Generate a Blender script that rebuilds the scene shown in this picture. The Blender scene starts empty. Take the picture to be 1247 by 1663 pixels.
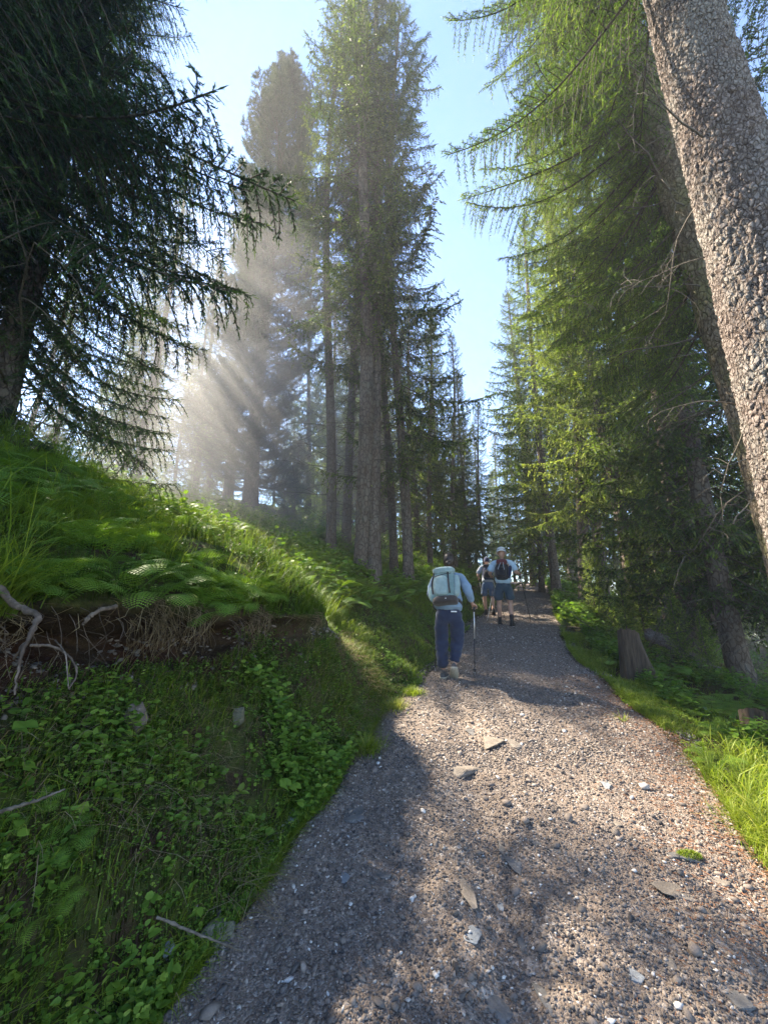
import bpy, math, random
import numpy as np
from mathutils import Vector, Matrix, Euler
R = math.radians
scene = bpy.context.scene
COL = scene.collection

# ------------------------------------------------------------------ camera
CAMZ = 1.6
PITCH = 12.4
FPX = 620.0                      # focal length in pixels of the 1247 x 1663 photograph
cam_d = bpy.data.cameras.new("camera")
cam = bpy.data.objects.new("camera", cam_d)
COL.objects.link(cam)
cam.location = (0, 0, CAMZ)
cam.rotation_euler = (R(90 + PITCH), 0, 0)
cam_d.sensor_fit = 'VERTICAL'
cam_d.sensor_height = 36.0
cam_d.lens = FPX / 1663 * 36.0
cam_d.clip_start = 0.05
cam_d.clip_end = 2000
scene.camera = cam

# ------------------------------------------------------------------ light
SUN_AZ = 51.0                    # degrees to the left of straight ahead
SUN_EL = 46.0
world = bpy.data.worlds.new("World")
scene.world = world
world.use_nodes = True
wn = world.node_tree.nodes
wl = world.node_tree.links
bg = wn["Background"]
sky = wn.new("ShaderNodeTexSky")
sky.sky_type = 'NISHITA'
sky.sun_disc = False
sky.sun_elevation = R(SUN_EL)
sky.sun_rotation = R(-SUN_AZ)
sky.altitude = 1800
sky.air_density = 1.0
sky.dust_density = 0.0
sky.ozone_density = 3.5
wl.new(sky.outputs[0], bg.inputs[0])
bg.inputs[1].default_value = 0.105
sun_d = bpy.data.lights.new("sun", 'SUN')
sun_d.energy = 5.0
sun_d.angle = R(0.5)
sun_d.color = (1.0, 0.89, 0.72)
sun = bpy.data.objects.new("sun", sun_d)
COL.objects.link(sun)
SUNV = Vector((-math.sin(R(SUN_AZ)) * math.cos(R(SUN_EL)), math.cos(R(SUN_AZ)) * math.cos(R(SUN_EL)), math.sin(R(SUN_EL))))
sun.rotation_euler = SUNV.to_track_quat('Z', 'Y').to_euler()
sun.location = SUNV * 60
scene.view_settings.view_transform = 'Standard'
scene.view_settings.look = 'None'
scene.view_settings.gamma = 1.0
scene.view_settings.use_curve_mapping = False
scene.view_settings.exposure = 2.45
scene.render.engine = 'CYCLES'
scene.cycles.use_denoising = True
scene.cycles.denoiser = 'OPENIMAGEDENOISE'
scene.cycles.max_bounces = 6
scene.cycles.diffuse_bounces = 3
scene.cycles.glossy_bounces = 2
scene.cycles.transmission_bounces = 3
scene.cycles.transparent_max_bounces = 8
scene.cycles.volume_bounces = 0
scene.cycles.caustics_reflective = False
scene.cycles.caustics_refractive = False
scene.cycles.sample_clamp_indirect = 4.0

# ------------------------------------------------------------------ helpers
def ray(px, py):
    """Direction of the photograph's pixel, scaled so that its y is 1."""
    cx, cy = px - 623.5, 831.5 - py
    p = R(PITCH)
    y = FPX * math.cos(p) - cy * math.sin(p)
    z = FPX * math.sin(p) + cy * math.cos(p)
    return cx / y, z / y

def at(px, py, Y):
    a, b = ray(px, py)
    return Vector((a * Y, Y, CAMZ + b * Y))

def tag(o, label=None, cat=None, group=None, kind=None):
    if label: o['label'] = label
    if cat: o['category'] = cat
    if group: o['group'] = group
    if kind: o['kind'] = kind
    return o

def empty(name, loc=(0, 0, 0), rz=0.0):
    o = bpy.data.objects.new(name, None)
    o.empty_display_size = 0.2
    o.location = loc
    o.rotation_euler = (0, 0, rz)
    COL.objects.link(o)
    return o

def link_mesh(name, me, parent=None, loc=None):
    o = bpy.data.objects.new(name, me)
    COL.objects.link(o)
    if parent is not None: o.parent = parent
    if loc is not None: o.location = loc
    return o

def np_mesh(name, V, faces, mats=(), midx=None, attrs=None, smooth=False, uv=None):
    """faces: list of integer arrays (n,k). attrs: {name: per-vertex float array}."""
    V = np.asarray(V, dtype=np.float32)
    me = bpy.data.meshes.new(name)
    faces = [np.asarray(f, dtype=np.int32) for f in faces if len(f)]
    nl = sum(f.size for f in faces); nf = sum(len(f) for f in faces)
    me.vertices.add(len(V)); me.vertices.foreach_set('co', V.ravel())
    me.loops.add(nl); me.polygons.add(nf)
    li = np.concatenate([f.ravel() for f in faces])
    me.loops.foreach_set('vertex_index', li)
    st = []; s = 0
    for f in faces:
        st.append(s + np.arange(len(f), dtype=np.int32) * f.shape[1]); s += f.size
    me.polygons.foreach_set('loop_start', np.concatenate(st).astype(np.int32))
    if midx is not None:
        me.polygons.foreach_set('material_index', np.asarray(midx, dtype=np.int32))
    if smooth is not False:
        sm = np.ones(nf, dtype=bool) if smooth is True else np.asarray(smooth, dtype=bool)
        me.polygons.foreach_set('use_smooth', sm)
    for m in mats: me.materials.append(m)
    if attrs:
        for k, a in attrs.items():
            at_ = me.attributes.new(k, 'FLOAT', 'POINT')
            at_.data.foreach_set('value', np.asarray(a, dtype=np.float32))
    me.update(calc_edges=True)
    return me

class Bag:
    """Collects arrays of geometry into one mesh."""
    def __init__(s): s.V = []; s.F = {3: [], 4: [], 6: []}; s.M = {3: [], 4: [], 6: []}; s.A = []; s.n = 0
    def add(s, V, F, m=0, a=0.5):
        V = np.asarray(V, dtype=np.float32).reshape(-1, 3)
        F = np.asarray(F, dtype=np.int64)
        k = F.shape[1]
        s.V.append(V); s.F.setdefault(k, []).append(F + s.n); s.M.setdefault(k, []).append(np.full(len(F), m) if np.isscalar(m) else np.asarray(m))
        s.A.append(np.full(len(V), a, dtype=np.float32) if np.isscalar(a) else np.asarray(a, dtype=np.float32))
        s.n += len(V)
    def add_multi(s, V, Fs, Ms, a):
        """one vertex block with faces of several sizes"""
        V = np.asarray(V, dtype=np.float32).reshape(-1, 3)
        s.V.append(V)
        for F, M in zip(Fs, Ms):
            if len(F) == 0: continue
            k = F.shape[1]
            s.F.setdefault(k, []).append(F + s.n); s.M.setdefault(k, []).append(M)
        s.A.append(np.full(len(V), a, dtype=np.float32) if np.isscalar(a) else np.asarray(a, dtype=np.float32))
        s.n += len(V)
    def arrays(s):
        V = np.concatenate(s.V); A = np.concatenate(s.A)
        Fs = []; Ms = []
        for k in sorted(s.F):
            if s.F[k]:
                Fs.append(np.concatenate(s.F[k])); Ms.append(np.concatenate(s.M[k]))
        return V, Fs, Ms, A
    def mesh(s, name, mats, smooth=False):
        V, Fs, Ms, A = s.arrays()
        return np_mesh(name, V, Fs, mats, np.concatenate(Ms), {'tint': A}, smooth)

# noise ------------------------------------------------------------
def _h(ix, iy, iz, seed):
    h = (ix.astype(np.int64) * 374761393 + iy.astype(np.int64) * 668265263 + iz.astype(np.int64) * 2147483647 + seed * 974711) & 0xFFFFFFFF
    h = ((h ^ (h >> 13)) * 1274126177) & 0xFFFFFFFF
    h = ((h ^ (h >> 16)) * 2246822519) & 0xFFFFFFFF
    return ((h ^ (h >> 15)) & 0xFFFFFF) / float(0xFFFFFF)

def vnoise(x, y, z=None, seed=0):
    x = np.asarray(x, float); y = np.asarray(y, float)
    z = np.zeros_like(x) if z is None else np.asarray(z, float)
    ix, iy, iz = np.floor(x), np.floor(y), np.floor(z)
    fx, fy, fz = x - ix, y - iy, z - iz
    fx = fx * fx * (3 - 2 * fx); fy = fy * fy * (3 - 2 * fy); fz = fz * fz * (3 - 2 * fz)
    r = 0
    for a in (0, 1):
        wa = fx if a else 1 - fx
        for b in (0, 1):
            wb = fy if b else 1 - fy
            for c in (0, 1):
                wc = fz if c else 1 - fz
                r = r + wa * wb * wc * _h(ix + a, iy + b, iz + c, seed)
    return r * 2 - 1

def fbm(x, y, z=None, oct=4, seed=0, gain=0.5):
    r = 0; a = 1.0; f = 1.0
    for i in range(oct):
        r = r + a * vnoise(np.asarray(x) * f, np.asarray(y) * f, None if z is None else np.asarray(z) * f, seed + i * 17)
        a *= gain; f *= 2.03
    return r

def worley(x, y, seed=0, period=None):
    """F1, F2 and cell id of a 2D cellular noise (x may wrap with an integer period)."""
    ix, iy = np.floor(x), np.floor(y)
    f1 = np.full(x.shape, 9.0); f2 = np.full(x.shape, 9.0); cid = np.zeros(x.shape)
    for a in (-1, 0, 1):
        for b in (-1, 0, 1):
            cx, cy = ix + a, iy + b
            kx = np.mod(cx, period) if period else cx
            px = cx + _h(kx, cy, cy * 0, seed + 1); py = cy + _h(kx, cy, cy * 0, seed + 2)
            d = np.hypot(px - x, py - y)
            near = d < f1
            f2 = np.where(near, f1, np.minimum(f2, d))
            cid = np.where(near, _h(kx, cy, cy * 0, seed + 3), cid)
            f1 = np.where(near, d, f1)
    return f1, f2, cid

# materials ---------------------------------------------------------
class NT:
    def __init__(s, name):
        s.m = bpy.data.materials.new(name); s.m.use_nodes = True
        s.t = s.m.node_tree; s.t.nodes.clear()
        s.out = s.t.nodes.new('ShaderNodeOutputMaterial')
    def n(s, kind, **kw):
        o = s.t.nodes.new(kind)
        for k, v in kw.items():
            if k.startswith('i_'):
                o.inputs[k[2:].replace('_', ' ')].default_value = v
            else: setattr(o, k, v)
        return o
    def l(s, a, b): s.t.links.new(a, b)
    def coord(s, scale=(1, 1, 1), kind='Object'):
        c = s.n('ShaderNodeTexCoord'); mp = s.n('ShaderNodeMapping')
        mp.inputs['Scale'].default_value = scale
        s.l(c.outputs[kind], mp.inputs['Vector']); return mp.outputs[0]
    def noise(s, vec, scale, detail=4, rough=0.55, dist=0.0):
        o = s.n('ShaderNodeTexNoise'); o.inputs['Scale'].default_value = scale; o.inputs['Detail'].default_value = detail
        o.inputs['Roughness'].default_value = rough; o.inputs['Distortion'].default_value = dist
        if vec is not None: s.l(vec, o.inputs['Vector'])
        return o
    def vor(s, vec, scale, feature='F1'):
        o = s.n('ShaderNodeTexVoronoi'); o.feature = feature; o.inputs['Scale'].default_value = scale
        s.l(vec, o.inputs['Vector']); return o
    def ramp(s, fac, stops, interp='LINEAR'):
        o = s.n('ShaderNodeValToRGB'); cr = o.color_ramp; cr.interpolation = interp
        while len(cr.elements) > 1: cr.elements.remove(cr.elements[-1])
        cr.elements[0].position = stops[0][0]; cr.elements[0].color = (*stops[0][1], 1)
        for p, c in stops[1:]:
            e = cr.elements.new(p); e.color = (*c, 1)
        s.l(fac, o.inputs[0]); return o.outputs[0]
    def mix(s, fac, a, b, mode='MIX'):
        o = s.n('ShaderNodeMix'); o.data_type = 'RGBA'; o.blend_type = mode
        for sock, v in ((o.inputs[0], fac), (o.inputs[6], a), (o.inputs[7], b)):
            if isinstance(v, (int, float)): sock.default_value = v
            elif isinstance(v, tuple): sock.default_value = (*v, 1)
            else: s.l(v, sock)
        return o.outputs[2]
    def math(s, op, a, b=0.0, c=0.0):
        o = s.n('ShaderNodeMath'); o.operation = op
        for i, v in enumerate((a, b, c)):
            if isinstance(v, (int, float)): o.inputs[i].default_value = v
            else: s.l(v, o.inputs[i])
        return o.outputs[0]
    def attr(s, name):
        o = s.n('ShaderNodeAttribute'); o.attribute_name = name; return o.outputs['Fac']
    def bump(s, h, strength=0.5, dist=0.02):
        o = s.n('ShaderNodeBump'); o.inputs['Strength'].default_value = strength; o.inputs['Distance'].default_value = dist
        s.l(h, o.inputs['Height']); return o.outputs[0]
    def pbr(s, color, rough=0.8, normal=None, spec=0.3, metal=0.0, sheen=0.0):
        o = s.n('ShaderNodeBsdfPrincipled')
        for k, v in (('Base Color', color), ('Roughness', rough), ('Metallic', metal), ('Specular IOR Level', spec)):
            if isinstance(v, tuple): o.inputs[k].default_value = (*v, 1)
            elif isinstance(v, (int, float)): o.inputs[k].default_value = v
            else: s.l(v, o.inputs[k])
        if sheen: o.inputs['Sheen Weight'].default_value = sheen
        if normal is not None: s.l(normal, o.inputs['Normal'])
        return o.outputs[0]
    def done(s, sh): s.l(sh, s.out.inputs['Surface']); return s.m

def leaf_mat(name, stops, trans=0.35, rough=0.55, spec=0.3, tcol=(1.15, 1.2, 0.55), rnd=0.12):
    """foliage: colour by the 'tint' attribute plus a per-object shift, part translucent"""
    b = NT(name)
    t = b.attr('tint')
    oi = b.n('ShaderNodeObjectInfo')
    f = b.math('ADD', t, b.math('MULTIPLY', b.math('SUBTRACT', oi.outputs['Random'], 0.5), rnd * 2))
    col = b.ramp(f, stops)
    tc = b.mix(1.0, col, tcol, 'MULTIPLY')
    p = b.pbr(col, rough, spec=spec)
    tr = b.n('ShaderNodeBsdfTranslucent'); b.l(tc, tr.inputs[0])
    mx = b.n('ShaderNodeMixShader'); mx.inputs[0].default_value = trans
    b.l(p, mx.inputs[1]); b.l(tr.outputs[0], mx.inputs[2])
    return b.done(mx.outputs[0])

def simple_mat(name, c1, c2, scale=20.0, rough=0.8, bump=0.3, bdist=0.004, spec=0.3, detail=4, sheen=0.0, metal=0.0, vec_scale=(1, 1, 1)):
    b = NT(name)
    v = b.coord(vec_scale)
    nz = b.noise(v, scale, detail)
    col = b.ramp(nz.outputs[0], [(0.3, c1), (0.7, c2)])
    nm = b.bump(nz.outputs[0], bump, bdist) if bump else None
    return b.done(b.pbr(col, rough, nm, spec, metal, sheen))

# tubes -------------------------------------------------------------
def tube(P, rad, sides=6, cap=True):
    """verts and quad faces of a tube along points P (n,3) with radii rad (n,)"""
    P = np.asarray(P, float); n = len(P); rad = np.broadcast_to(np.asarray(rad, float), (n,))
    T = np.gradient(P, axis=0); T /= np.linalg.norm(T, axis=1)[:, None] + 1e-9
    ref = np.array([0.0, 0, 1]) if abs(T[0][2]) < 0.9 else np.array([1.0, 0, 0])
    N = np.cross(T, ref); N /= np.linalg.norm(N, axis=1)[:, None] + 1e-9
    B = np.cross(T, N)
    a = np.arange(sides) * 2 * math.pi / sides
    V = P[:, None, :] + rad[:, None, None] * (np.cos(a)[None, :, None] * N[:, None, :] + np.sin(a)[None, :, None] * B[:, None, :])
    V = V.reshape(-1, 3)
    i = np.arange(n - 1)[:, None] * sides; j = np.arange(sides)[None, :]; j2 = (j + 1) % sides
    F = np.stack([i + j, i + j2, i + sides + j2, i + sides + j], axis=-1).reshape(-1, 4)
    if cap:
        V = np.vstack([V, P[-1] + T[-1] * rad[-1] * 0.4, P[0] - T[0] * rad[0] * 0.4])
        e = n * sides; s = (n - 1) * sides
        k = np.arange(sides); k2 = (k + 1) % sides
        F = np.vstack([F, np.stack([s + k, s + k2, np.full(sides, e), np.full(sides, e)], -1)[:, [0, 1, 2, 2]] if False else F[:0]])
        C = np.concatenate([np.stack([s + k, s + k2, np.full(sides, e)], -1), np.stack([k2, k, np.full(sides, e + 1)], -1)])
        return V, F, C
    return V, F, None

def add_tube(bag, P, rad, sides=6, m=0, a=0.5):
    V, F, C = tube(P, rad, sides)
    Fs = [F]; Ms = [np.full(len(F), m)]
    if C is not None: Fs.append(C); Ms.append(np.full(len(C), m))
    bag.add_multi(V, Fs, Ms, a)

def smooth_path(pts, n=24):
    """Catmull-Rom through pts"""
    P = np.asarray(pts, float)
    P = np.vstack([2 * P[0] - P[1], P, 2 * P[-1] - P[-2]])
    out = []
    m = len(P) - 3
    for t in np.linspace(0, m - 1e-6, n):
        i = int(t); u = t - i
        p0, p1, p2, p3 = P[i:i + 4]
        out.append(0.5 * ((2 * p1) + (-p0 + p2) * u + (2 * p0 - 5 * p1 + 4 * p2 - p3) * u * u + (-p0 + 3 * p1 - 3 * p2 + p3) * u ** 3))
    return np.array(out)
# ================================================================== terrain
EL = np.array([(-3, -1.3), (0, -1.1), (1.2, -.9), (1.85, -.69), (2.5, -.49), (3.2, -.3), (4.15, -.02), (4.9, .3), (5.6, .65), (7.5, 1.4), (9.7, 2.2), (14, 4.3), (22, 7.5), (32, 9.5), (60, 12), (220, 30)], float)
ER = np.array([(-3, 1.5), (0, 1.6), (1.2, 1.75), (2.35, 2.0), (3.2, 2.35), (4.1, 2.57), (6.3, 2.96), (8.2, 3.6), (12, 5.2), (18, 7.6), (22, 9.2), (32, 11.3), (60, 13.8), (220, 32)], float)
HP = np.array([(-3, -.3), (0, 0), (20, 2.0), (26, 2.45), (40, 3.0), (220, 6)], float)
LST = [0.0, 1.0, 2.0, 3.2, 4.1, 5.1, 8.0, 14.0, 220.0]
LCP = np.array([
 [(0, 0), (-.1, -.02), (-.55, .50), (-1.0, .95), (-1.15, 1.15), (-1.05, 1.30), (-2.2, 1.95), (-5, 3.2), (-12, 5.3), (-40, 12), (-160, 36)],
 [(0, 0), (-.1, -.02), (-.55, .50), (-1.0, .95), (-1.20, 1.15), (-1.05, 1.32), (-2.2, 1.98), (-5, 3.2), (-12, 5.3), (-40, 12), (-160, 36)],
 [(0, 0), (-.1, -.03), (-.55, .48), (-1.1, .92), (-1.72, 1.18), (-1.08, 1.36), (-2.3, 2.0), (-5, 3.2), (-12, 5.3), (-40, 12), (-160, 36)],
 [(0, 0), (-.1, -.03), (-.48, .38), (-.85, .70), (-1.32, .94), (-.90, 1.14), (-2.3, 2.02), (-5, 3.2), (-12, 5.3), (-40, 12), (-160, 36)],
 [(0, 0), (-.1, -.03), (-.27, .34), (-.44, .68), (-.54, .85), (-.62, 1.0), (-2.1, 1.98), (-5, 3.15), (-12, 5.2), (-40, 12), (-160, 36)],
 [(0, 0), (-.1, -.03), (-.32, .20), (-.65, .42), (-.95, .56), (-1.3, .70), (-2.5, 1.30), (-5, 2.45), (-12, 4.8), (-40, 11.5), (-160, 36)],
 [(0, 0), (-.1, -.02), (-.4, .2), (-.8, .45), (-1.1, .62), (-1.4, .78), (-2.4, 1.2), (-5, 2.1), (-12, 4.3), (-40, 10.5), (-160, 34)],
 [(0, 0), (-.1, -.02), (-.4, .15), (-.8, .33), (-1.1, .45), (-1.4, .6), (-2.4, 1.0), (-5, 2.0), (-12, 4.0), (-40, 9.5), (-160, 32)],
 [(0, 0), (-.1, -.02), (-.4, .15), (-.8, .33), (-1.1, .45), (-1.4, .6), (-2.4, 1.0), (-5, 2.0), (-12, 4.0), (-40, 9.5), (-160, 32)]], float)
RCP = np.array([(0, 0), (.15, -.015), (.5, -.05), (1.0, -.1), (2.5, -.35), (6, -1.4), (15, -4.5), (60, -18), (160, -40)], float)
NL, NR = len(LCP[0]) - 1, len(RCP) - 1

def xl(y): return np.interp(y, EL[:, 0], EL[:, 1]) + 0.05 * vnoise(np.asarray(y) * 1.7, np.asarray(y) * 0, seed=3) + .03 * vnoise(np.asarray(y) * 5, np.asarray(y) * 0, seed=4)
def xr(y): return np.interp(y, ER[:, 0], ER[:, 1]) + 0.07 * vnoise(np.asarray(y) * 1.3, np.asarray(y) * 0, seed=5)
def hp(y): return np.interp(y, HP[:, 0], HP[:, 1])

def catmull(C, t):
    """C (...,k,2) sampled at t in [0,k-1]; C already matched to t's shape"""
    k = C.shape[-2]
    i = np.clip(np.floor(t).astype(int), 0, k - 2); u = (t - i)[..., None]
    def g(j): return np.take_along_axis(C, np.clip(j, 0, k - 1)[..., None, None].repeat(2, -1), axis=-2)[..., 0, :]
    p0, p1, p2, p3 = g(i - 1), g(i), g(i + 1), g(i + 2)
    # softened tangents keep the very uneven spacing stable
    m1 = (p2 - p0) * .5; m2 = (p3 - p1) * .5
    L = np.linalg.norm(p2 - p1, axis=-1, keepdims=True)
    m1 *= np.minimum(1, 1.2 * L / (np.linalg.norm(m1, axis=-1, keepdims=True) + 1e-9))
    m2 *= np.minimum(1, 1.2 * L / (np.linalg.norm(m2, axis=-1, keepdims=True) + 1e-9))
    u2, u3 = u * u, u ** 3
    return (2 * u3 - 3 * u2 + 1) * p1 + (u3 - 2 * u2 + u) * m1 + (-2 * u3 + 3 * u2) * p2 + (u3 - u2) * m2

def surf_left(t, y):
    t = np.asarray(t, float); y = np.asarray(y, float)
    st = np.array(LST)
    i = np.clip(np.searchsorted(st, y, side='right') - 1, 0, len(st) - 2)
    u = np.clip((y - st[i]) / (st[i + 1] - st[i]), 0, 1); u = u * u * (3 - 2 * u)
    C = LCP[i] * (1 - u)[..., None, None] + LCP[i + 1] * u[..., None, None]
    p = catmull(C, t)
    x = xl(y) + p[..., 0]; z = hp(y) + p[..., 1]
    w = np.clip(t / 1.5, 0, 1)
    big = np.clip((t - 5) / 2, 0, 1)
    nz = .07 * fbm(x * 1.6, y * 1.6, z * 1.6, 3, 11) + .035 * fbm(x * 6, y * 6, z * 6, 3, 12)
    rough = np.exp(-((t - 3.8) / 0.8) ** 2) * .05 * fbm(y * 7, z * 7, x * 3, 3, 13)
    x = x + w * (nz * .8 + rough) ; z = z + w * nz * .7 + big * .22 * fbm(x * .5, y * .5, None, 3, 14)
    # the lip waves in and out
    lip = np.exp(-((t - 5) / 0.7) ** 2)
    x = x + lip * .10 * fbm(y * 1.9, y * 0, None, 2, 15)
    return x, y, z

def path_z(x, y):
    x = np.asarray(x, float); y = np.asarray(y, float)
    a, b = xl(y), xr(y)
    u = np.clip((x - a) / (b - a), 0, 1)
    crown = .035 * (1 - (2 * u - 1) ** 2)
    fade = np.clip(12 * u * (1 - u), 0, 1)
    # wash-out gully wandering down the middle and shallow wheel troughs
    gx = a + (b - a) * (.40 + .10 * np.sin(y * .9 + .5) + .05 * vnoise(y * 1.1, y * 0, seed=21))
    gully = -.05 * np.exp(-((x - gx) / .16) ** 2) * np.clip(1.2 - abs(y - 3.0) / 3.0, 0, 1)
    n = .022 * fbm(x * 1.8, y * 1.3, None, 3, 22) + .012 * fbm(x * 7, y * 6, None, 3, 23)
    return hp(y) + fade * (crown + gully + n)

def surf_right(t, y):
    t = np.asarray(t, float); y = np.asarray(y, float)
    C = np.broadcast_to(RCP, t.shape + RCP.shape)
    p = catmull(C, t)
    x = xr(y) + p[..., 0]; z = hp(y) + p[..., 1]
    w = np.clip(t / 1.2, 0, 1); far = np.clip((t - 3.5) / 1.5, 0, 1)
    z = z + w * (.05 * fbm(x * 1.5, y * 1.5, None, 3, 31) + .02 * fbm(x * 6, y * 6, None, 2, 32)) + far * .25 * fbm(x * .35, y * .35, None, 2, 33)
    return x, y, z

def grid_mesh(X, Y, Z, attrs, mat, name):
    n, m = X.shape
    V = np.stack([X, Y, Z], -1).reshape(-1, 3)
    i = np.arange(n - 1)[:, None] * m; j = np.arange(m - 1)[None, :]
    F = np.stack([i + j, i + j + 1, i + m + j + 1, i + m + j], -1).reshape(-1, 4)
    me = np_mesh(name, V, [F], [mat], None, {k: a.ravel() for k, a in attrs.items()}, True)
    return me

ys = np.concatenate([np.arange(-3, .6, .15), np.arange(.6, 7, .022), np.arange(7, 14, .07), np.arange(14, 30, .3), np.arange(30, 60, 1.5), np.linspace(60, 220, 30)])
tl = np.concatenate([np.arange(0, 6, .022), np.arange(6, 7, .02), np.arange(7, 8, .04), np.linspace(8, 10, 60)])
tr = np.concatenate([np.arange(0, 3, .025), np.arange(3, 6, .05), np.linspace(6, 8, 40)])

# ---- ground materials
def make_soil():
    b = NT('bank_soil')
    v = b.coord(kind='Object')
    n1 = b.noise(v, 2.2, 6, .6); n2 = b.noise(v, 26, 7, .7); n3 = b.noise(v, 120, 5, .65)
    soil = b.ramp(n2.outputs[0], [(.25, (.014, .009, .006)), (.5, (.038, .023, .014)), (.72, (.085, .052, .034)), (.85, (.16, .12, .09))])
    red = b.mix(b.attr('red'), soil, (.055, .024, .013))
    litter = b.ramp(n3.outputs[0], [(.3, (.025, .018, .01)), (.6, (.08, .055, .03)), (.8, (.17, .12, .07))])
    s2 = b.mix(b.ramp(n1.outputs[0], [(.45, (0, 0, 0)), (.6, (.7, .7, .7))]), red, litter)
    moss = b.ramp(n2.outputs[0], [(.3, (.018, .032, .005)), (.55, (.06, .088, .014)), (.8, (.13, .155, .03))])
    f = b.math('MULTIPLY', b.attr('moss'), b.ramp(b.noise(v, 5, 5, .6).outputs[0], [(.38, (0, 0, 0)), (.55, (1, 1, 1))]))
    col = b.mix(f, s2, moss)
    h = b.math('ADD', b.math('MULTIPLY', n2.outputs[0], .9), b.math('MULTIPLY', n3.outputs[0], .5))
    return b.done(b.pbr(col, .95, b.bump(h, 1.0, .02), .15))
M_SOIL = make_soil()

def make_path():
    b = NT('path_gravel')
    v = b.coord(kind='Object')
    vo = b.vor(v, 62); vo2 = b.vor(v, 150); ve = b.vor(v, 62, 'DISTANCE_TO_EDGE')
    n1 = b.noise(v, 1.4, 5, .6); n2 = b.noise(v, 260, 3)
    pc = b.n('ShaderNodeSeparateColor'); b.l(vo.outputs['Color'], pc.inputs[0])
    peb = b.ramp(pc.outputs[0], [(0, (.075, .058, .048)), (.3, (.15, .12, .10)), (.6, (.23, .19, .16)), (.85, (.33, .285, .245)), (1, (.50, .45, .40))])
    pc2 = b.n('ShaderNodeSeparateColor'); b.l(vo2.outputs['Color'], pc2.inputs[0])
    fine = b.ramp(pc2.outputs[0], [(0, (.075, .054, .042)), (.5, (.16, .125, .10)), (1, (.29, .24, .20))])
    mx = b.mix(b.ramp(b.noise(v, 9, 4).outputs[0], [(.4, (.15, .15, .15)), (.6, (.85, .85, .85))]), peb, fine)
    dust = b.mix(b.ramp(n1.outputs[0], [(.35, (0, 0, 0)), (.65, (.45, .45, .45))]), mx, (.20, .15, .115))
    h = b.math('ADD', b.math('MULTIPLY', b.math('MINIMUM', ve.outputs['Distance'], .25), 2.2), b.math('MULTIPLY', vo2.outputs['Distance'], -.35))
    return b.done(b.pbr(dust, .92, b.bump(h, .8, .008), .2))
M_PATH = make_path()

TT, YY = np.meshgrid(tl, ys)
X, Y, Z = surf_left(TT, YY)
tt = TT
moss = np.clip((tt - 4.7) / .5, 0, 1) + np.clip((YY - 3.4) / 1.0, 0, 1) * .75 + .75 * (tt < 3)
red = np.exp(-((tt - 3.55) / .55) ** 2) * np.clip(3.9 - YY, 0, 1)
hill = link_mesh('hillside', grid_mesh(X, Y, Z, {'moss': np.clip(moss, 0, 1), 'red': red}, M_SOIL, 'hillside'))
tag(hill, kind='structure')
TR_, YR_ = np.meshgrid(tr, ys)
X, Y, Z = surf_right(TR_, YR_)
fl = link_mesh('forest_ground', grid_mesh(X, Y, Z, {'moss': np.clip(.5 + .3 * vnoise(X, Y, seed=8), 0, 1), 'red': X * 0 + .15}, M_SOIL, 'forest_ground'))
tag(fl, kind='structure')
UU, YP = np.meshgrid(np.linspace(0, 1, 130), ys)
XP = xl(YP) + (xr(YP) - xl(YP)) * UU
pth = link_mesh('gravel_path', grid_mesh(XP, YP, path_z(XP, YP), {}, M_PATH, 'gravel_path'))
tag(pth, kind='structure')

def zL(dx, y):
    """height of the left slope at horizontal offset dx (<0) from the path edge (outer part, beyond the lip)"""
    ts = np.linspace(5.2, 10, 600)
    X_, Y_, Z_ = surf_left(ts, np.full_like(ts, y))
    return float(np.interp(-(float(xl(y)) + dx), -X_, Z_)) if dx < -1.3 else float(hp(y) + np.interp(-dx, [0, 1.3], [0, .9]))

_gcache = {}
def ground(x, y):
    """approximate terrain height under (x, y)"""
    a, b = float(xl(y)), float(xr(y))
    if x < a:
        ts = np.linspace(0, 10, 900); X_, Y_, Z_ = surf_left(ts, np.full_like(ts, y))
        if a - x < 1.6:
            k = np.argmin(abs(X_ - x) + (ts < 4.9) * 0.02)
            return float(Z_[k])
        k = ts > 5; return float(np.interp(-x, -X_[k], Z_[k]))
    if x > b:
        ts = np.linspace(0, 8, 500); X_, Y_, Z_ = surf_right(ts, np.full_like(ts, y))
        return float(np.interp(x, X_, Z_))
    return float(path_z(x, y))

# no haze yet: see the end of the script
# ================================================================== trees
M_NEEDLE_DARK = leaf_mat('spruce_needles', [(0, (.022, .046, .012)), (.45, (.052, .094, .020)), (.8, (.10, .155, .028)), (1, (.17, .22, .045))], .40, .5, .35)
M_NEEDLE_YEL = leaf_mat('yellow_spruce_needles', [(0, (.045, .085, .016)), (.4, (.105, .175, .028)), (.8, (.195, .28, .046)), (1, (.30, .35, .09))], .5, .55, .3)  # lighter, yellower copy of the spruce needles, sunlit look put into the colour
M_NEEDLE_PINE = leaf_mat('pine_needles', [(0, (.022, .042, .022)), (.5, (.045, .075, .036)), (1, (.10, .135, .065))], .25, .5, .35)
M_TWIG = simple_mat('twig_bark', (.035, .026, .018), (.10, .085, .062), 60, .9, .4, .002)
M_DEAD = simple_mat('dead_twig', (.06, .048, .036), (.17, .15, .12), 40, .9, .4, .002)

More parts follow.
